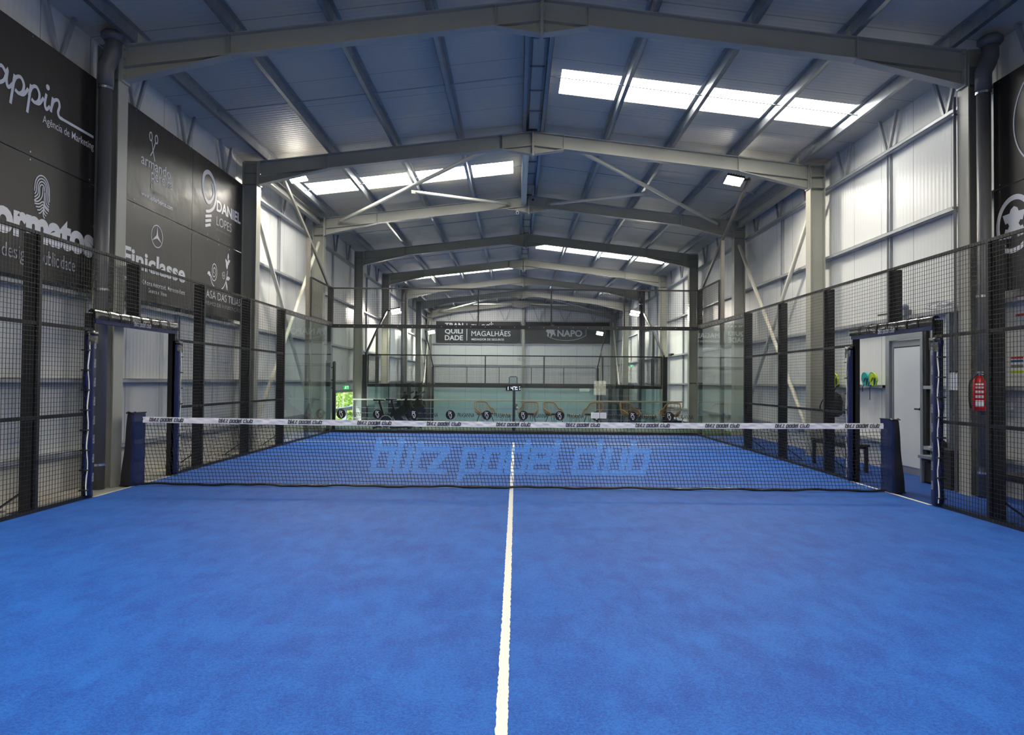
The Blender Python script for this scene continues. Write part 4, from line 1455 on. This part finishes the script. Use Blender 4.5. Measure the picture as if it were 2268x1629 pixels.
for (z, h) in ((1.16, .08), (1.27, .03), (1.33, .03), (1.39, .02), (1.43, .02)):
    m.grid(lambda u, v, z=z, h=h: (ex[0]+.0762*math.cos(R(200+80*u)), ex[1]+.0762*math.sin(R(200+80*u)), z+h*v), 8, 1)
m.build('instruction_label', white_print, t)
# wall signs
def sign(y0, y1, z0, z1, lb, bands):
    m = MB(); m.box(WR-.006, WR-.003, y0, y1, z0, z1)
    t = m.build('wall_sign', paper); tag(t, lb, 'sign')
    for mt, a, b in bands:
        MB().box(WR-.009, WR-.006, y0+.01, y1-.01, z0+(z1-z0)*a, z0+(z1-z0)*b).build('printed_band', mt, t)
    return t
sign(-.62, -.45, 2.30, 2.56, 'red and white extinguisher sign high on the right wall', [(redsign, .0, .12), (redsign, .88, 1)])
t = sign(-.60, -.36, 1.56, 1.80, 'small multi-coloured instruction sign on the right wall', [(redsign, .86, .98), (bluesign, .68, .8), (thin_print, .4, .55), (limem, .1, .25)])
sign(-1.0, -.78, 1.6, 1.8, 'white sign with red top band at the right picture edge', [(redsign, .7, .99)])
m = MB(); m.box(WR-.04, WR-.003, -.40, -.30, 1.12, 1.2)
tag(m.build('socket_box', paper), 'white socket box on the right wall below the rail', 'socket')
m = MB(); m.box(5.037, 5.039, -1.43, -1.27, 1.37, 1.57)
t = m.build('notice_sheet', paper); tag(t, 'white sheet clipped to the mesh beside the right gate', 'paper')
m = MB(); m.box(5.036, 5.044, -1.42, -1.40, 1.56, 1.59); m.box(5.036, 5.044, -1.30, -1.28, 1.56, 1.59)
m.build('clip', black, t)

# ================================================================= LOUNGE
def make_chair():
    t = thing('rattan_armchair', '', 'chair', (0, 0, 0), 'rattan armchairs in the lounge')
    # shell opening towards +y; rim angle measured from the back (-y)
    def rim(a):
        r = .315; f = max(0, math.cos(a))
        k = 1/(1+math.exp((abs(a)-.95)*9))
        z = .56+.22*k-.14*max(0, (abs(a)-1.55))/.75
        rx = r*(1.0+.06*k); ry = r*(1+.1*k)
        return Vector((rx*math.sin(a), -ry*math.cos(a)-.02, z))
    def low(a):
        return Vector((.24*math.sin(a), -.22*math.cos(a), .385))
    A = [(-2.2+4.4*i/36) for i in range(37)]
    m = MB(); m.tube([rim(a) for a in A], .021, 8); m.build('rim', rattan, t, True)
    m = MB()
    for a in A[::3]:
        p, q = low(a), rim(a)
        mid = (p+q)/2+Vector((math.sin(a), -math.cos(a), 0))*.05
        m.tube(spline([tuple(p), tuple(mid), tuple(q)], 4), .0075, 5)
    for f in (.14, .27, .40, .53, .66, .79, .91):
        pts = []
        for a in A:
            p, q = low(a), rim(a)
            c = p.lerp(q, f)+Vector((math.sin(a), -math.cos(a), 0))*(.05*math.sin(PI*f)*1.0)
            pts.append(c)
        m.tube(pts, .0055, 5)
    m.build('woven_shell', rattan, t)
    m = MB(); m.tube([(.25*math.cos(2*PI*i/24), .25*math.sin(2*PI*i/24), .385) for i in range(24)], .014, 6, closed=True)
    m.build('seat_ring', rattan, t, True)
    MB().lathe((0, 0, .385), [(.22, 0), (.245, .02), (.24, .05), (.2, .062)], 24).build('cushion', rubber, t, True)
    for sx, sy in ((-1, -1), (1, -1), (1, 1), (-1, 1)):
        m = MB()
        m.tube([(sx*.12, sy*.14, .375), (sx*.23, sy*.24, .0)], .007, 6)
        m.tube([(sx*.18, sy*.08, .375), (sx*.23, sy*.24, .0)], .007, 6)
        m.build('leg', black, t)
    return t
ch0 = make_chair()
reg(ch0)
CH = [(-.90, 12.8, -35, 'rattan armchair just left of the dark clock pole'), (.43, 12.8, 20, 'rattan armchair just right of the dark clock pole'), (1.25, 12.8, -35, 'rattan armchair third from the left, facing right'),
      (2.44, 12.8, 35, 'rattan armchair behind the papers on the glass'), (3.65, 12.8, -35, 'rattan armchair fifth from the left, facing right'), (4.84, 12.8, 38, 'rattan armchair at the right end by the wall')]
for i, (x, y, a, lb) in enumerate(CH):
    o = ch0 if i == 0 else copy_tree(ch0)
    o.location = (x, y, 0.002)
    o.rotation_euler = (0, 0, R(180-a))
    o['label'] = lb
for x, lb in ((-.25, 'left of the three, beside the clock pole'), (1.9, 'middle of the three'), (4.22, 'right of the three')):
    t = thing('side_table', 'low round lounge table on thin black legs, '+lb, 'table', (x, 12.7, 0.002), 'lounge tables')
    MB().lathe((x, 12.7, .395), [(.24, 0), (.24, .02)], 28).build('table_top', rattan, t)
    for q in range(3):
        a = q*2.1+.4
        m = MB(); m.tube([(x+.1*math.cos(a), 12.7+.1*math.sin(a), .395), (x+.19*math.cos(a), 12.7+.19*math.sin(a), 0.003)], .006, 6)
        m.tube([(x+.16*math.cos(a+.5), 12.7+.16*math.sin(a+.5), .395), (x+.19*math.cos(a), 12.7+.19*math.sin(a), 0.003)], .006, 6)
        m.build('leg', black, t)
# railing
t = thing('handrail', 'white steel railing with thin bars behind the lounge chairs', 'railing', (0, 13.9, 0))
MB().tube([(-5.3, 13.9, .80), (5.5, 13.9, .80)], .024, 10).build('top_rail', tubem, t, True)
for z in (.53, .36, .19):
    MB().tube([(-5.3, 13.9, z), (5.5, 13.9, z)], .009, 6).build('bar', galv2, t)
for x in (-5.28, -3.5, -1.75, 0, 1.75, 3.5, 5.5):
    MB().bar((x, 13.9, 0.001), (x, 13.9, .80), .035 if x > 5 else .012, .035, (0, 1, 0)).build('baluster', tubem if x > 5 else galv2, t)
# scoreboard
t = thing('scoreboard', 'digital clock scoreboard on a dark pole behind the back glass', 'scoreboard', (0, 10.6, 0))
MB().box(-.04, .035, 10.56, 10.63, 0.0, 1.18).build('pole', black, t)
sb = MB().box(-.235, .18, 10.52, 10.56, 1.16, 1.31).build('display', displaym, t)
m = MB(); P = plane((0, 10.515, 0), (1, 0, 0), (0, 0, 1), (0, -1, 0))
m.stroke([(-.17, 1.19), (-.17, 1.28)], .014, P)
m.stroke([(-.09, 1.28), (-.085, 1.235), (-.035, 1.235)], .012, P); m.stroke([(-.035, 1.285), (-.035, 1.185)], .014, P)
m.stroke([(-.015, 1.28), (.03, 1.28), (.03, 1.185)], .014, P)
m.stroke([(.055, 1.28), (.055, 1.25)], .012, P); m.stroke([(.08, 1.28), (.08, 1.25)], .012, P); m.poly(arc((.075, 1.205), .02, .014, 0, 340, 12), P)
m.stroke([(.135, 1.28), (.16, 1.28), (.14, 1.26)], .009, P); m.stroke([(.135, 1.22), (.16, 1.225), (.155, 1.19)], .009, P)
m.build('digits', digitm, sb)
m = MB(); m.box(-.135, .075, 10.57, 10.58, 1.37, 1.55); m.build('panel_back', bluepanel, t)
m = MB(); m.tube([(-.14, 10.575, 1.34), (-.14, 10.575, 1.54), (-.12, 10.575, 1.56), (.06, 10.575, 1.56), (.08, 10.575, 1.54), (.08, 10.575, 1.34), (.0, 10.6, 1.31), (-.06, 10.6, 1.31)], .011, 8, closed=True)
m.build('panel_frame', black, t, True)
m = MB(); m.box(.035, .10, 10.57, 10.60, .62, .80); m.build('control_box', steel_dark, t)
m = MB(); m.lathe((.09, 10.56, .70), [(.025, 0), (.025, -.02)], 10, axis='y'); m.build('push_button', paper, t)
# black gate post behind left corner
t = thing('bracket_post', 'black upright post with short brackets outside the back left glass corner', 'post', (-5.1, 10.6, 0))
MB().lathe((-5.08, 10.6, 0), [(.045, 0), (.045, 1.93), (.02, 1.96)], 14).build('upright', black, t, True)
m = MB()
for z in (1.78, 1.42, 1.2): m.tube([(-5.3, 10.6, z), (-5.08, 10.6, z)], .016, 8)
m.tube([(-5.3, 10.6, 1.1), (-5.3, 10.6, 1.98)], .012, 8)
m.build('bracket', black, t)
m = MB(); m.tube([(4.85, 10.12, 1.42), (5.0, 10.12, 1.42)], .014, 8); m.lathe((4.84, 10.12, 1.42), [(.022, -.012), (.022, .012)], 10, axis='y')
tag(m.build('glass_clamp', black), 'small black clamp at the back right glass corner', 'clamp')
# spin bikes
def bike(x, y, lb):
    t = thing('exercise_bike', lb, 'exercise bike', (x, y, 0), 'exercise bikes in the lounge')
    m = MB(); m.bar((x-.45, y, .05), (x+.6, y, .05), .06, .05); m.box(x-.48, x-.42, y-.25, y+.25, 0.002, .06); m.box(x+.55, x+.62, y-.25, y+.25, 0.002, .06)
    m.bar((x+.55, y, .06), (x+.1, y, .5), .07, .09, (0, 0, 1)); m.bar((x-.3, y, .06), (x+.1, y, .45), .06, .08, (0, 0, 1))
    m.bar((x+.1, y, .35), (x+.62, y, .72), .12, .26, (0, 0, 1))
    m.build('frame', rubber, t)
    w = MB().lathe((x-.12, y-.07, .20), [(.165, 0), (.19, .01), (.19, .05), (.165, .06)], 26, axis='y').build('flywheel', dk, t, True)
    MB().tube([(x-.12+.185*math.cos(2*PI*i/26), y-.08, .20+.185*math.sin(2*PI*i/26)) for i in range(26)], .014, 6, closed=True).build('wheel_rim', galv2, w)
    m = MB(); m.bar((x-.18, y, .3), (x-.33, y, .78), .05, .06, (0, 1, 0)); m.build('seat_post', rubber, t)
    m = MB(); m.box(x-.48, x-.18, y-.02, y+.02, .735, .765); m.build('seat_slider', chrome, t)
    m = MB(); m.bar((x-.50, y, .84), (x-.18, y, .84), .20, .05, (0, 0, 1), w1=.06, h1=.03); m.bar((x-.33, y, .76), (x-.33, y, .82), .05, .05, (0, 1, 0)); m.build('saddle', rubber, t)
    m = MB(); m.bar((x+.35, y, .55), (x+.5, y, .98), .06, .07, (0, 1, 0)); m.build('handlebar_post', rubber, t)
    m = MB()
    m.tube([(x+.36, y-.2, .88), (x+.44, y-.2, .98), (x+.66, y-.2, 1.08)], .022, 8); m.tube([(x+.36, y+.2, .88), (x+.44, y+.2, .98), (x+.66, y+.2, 1.1)], .022, 8)
    m.tube([(x+.44, y-.2, .98), (x+.44, y+.2, .98)], .022, 8); m.box(x+.40, x+.47, y-.1, y+.1, 1.0, 1.1)
    m.build('handlebar', rubber, t)
    m = MB(); m.lathe((x+.52, y-.05, .78), [(.07, -.1), (.07, .1)], 12, axis='y'); m.box(x+.4, x+.6, y-.08, y+.1, .6, .85); m.build('console', rubber, t)
    m = MB(); m.box(x+.12, x+.3, y-.2, y-.12, .12, .15); m.bar((x+.1, y-.08, .3), (x+.2, y-.1, .14), .03, .03); m.build('pedal', galv2, t)
bike(-3.68, 11.75, 'black exercise bike behind the back glass, nearer one')
bike(-3.42, 12.35, 'black exercise bike partly hidden behind the nearer one')

# glazed door on the left and the trees outside
t = S(MB().box(WL-.08, WL+.02, 13.0, 13.08, -1.6, 1.1).box(WL-.08, WL+.02, 15.97, 16.05, -1.6, 1.1).box(WL-.08, WL+.02, 13.0, 16.05, 1.02, 1.1).box(WL-.08, WL+.02, 13.0, 16.05, .40, .52).box(WL-.08, WL+.02, 14.48, 14.56, -1.6, .40).build('window_%d' % nsk, alu), 'glazed door with mid rail on the left wall')
MB().box(WL-.04, WL-.032, 13.08, 15.97, -1.55, 1.02).build('pane', glass3, t)
nsk += 1
t = S(MB().box(WF[0], WF[1], Y0-.09, Y0+.01, WF[2], WF[2]+.05).box(WF[0], WF[1], Y0-.09, Y0+.01, WF[3]-.05, WF[3]).box(WF[0], WF[0]+.05, Y0-.09, Y0+.01, WF[2], WF[3]).box(WF[1]-.05, WF[1], Y0-.09, Y0+.01, WF[2], WF[3]).build('window_%d' % nsk, alu), 'small window in the wall behind the camera')
MB().box(WF[0]+.05, WF[1]-.05, Y0-.05, Y0-.042, WF[2]+.05, WF[3]-.05).build('pane', glass3, t)
m = MB(); m.box(-40, -6.0, -30, 60, -1.9, -1.7); m.box(-6, 12, -40, -13.1, -1.9, -.1)
S(m.build('floor', sandm), 'sunlit ground outside the hall')
sun = bpy.data.lights.new('sun', 'SUN'); sun.energy = 9; sun.angle = R(1)
so = bpy.data.objects.new('sun', sun); so.rotation_euler = (R(38), R(-35), 0); C.objects.link(so)
def tree(x, y, z, r, lb):
    t = thing('leafy_tree', lb, 'tree', (x, y, z), 'trees outside the glazed door')
    MB().tube([(x, y, z), (x+.1, y, z+1.2), (x, y+.1, z+2.2)], [.12, .1, .06], 8).build('trunk', barkm, t, True)
    m = MB()
    for i in range(4200):
        a = random.random()*2*PI; b = math.acos(2*random.random()-1); rr = r*(random.random()**.35)
        c = Vector((x+rr*math.sin(b)*math.cos(a), y+rr*math.sin(b)*math.sin(a), z+2.0+rr*.95*math.cos(b)))
        if c.z < z+.1: continue
        u = Vector((random.uniform(-1, 1), random.uniform(-1, 1), random.uniform(-1, 1))).normalized(); v = u.orthogonal().normalized()
        l = random.uniform(.06, .11)
        m.add([c-u*l, c+v*l*.5, c+u*l, c-v*l*.5], [(0, 1, 2, 3)])
    m.build('foliage', leafm, t)
tree(-8.0, 23.0, -1.7, 1.5, 'yellow-green tree seen through the glazed door, nearest the glass')
tree(-9.2, 27.5, -1.7, 1.9, 'yellow-green tree seen through the glazed door, behind the first')
tree(-11.8, 33.5, -1.7, 2.4, 'tree farthest out beyond the glazed door')

# cameras on the third frame
for (x, y, z, lb) in ((.46, 9.62, 6.28, 'small dark camera hanging from the ridge, right one'), (.05, 9.80, 5.97, 'small white box camera under the ridge, left one')):
    t = thing('security_camera', lb, 'camera', (x, y, z), 'security cameras at the ridge')
    MB().box(x-.035, x+.035, y-.05, y+.06, z, z+.07).build('housing', paper if 'white' in lb else greyp, t)
    MB().lathe((x, y-.05, z+.03), [(.026, 0), (.026, -.012)], 12, axis='y').build('lens', inkm, t)
    MB().box(x-.008, x+.008, y-.008, y+.02, z+.07, z+.16).build('bracket', galv2, t)
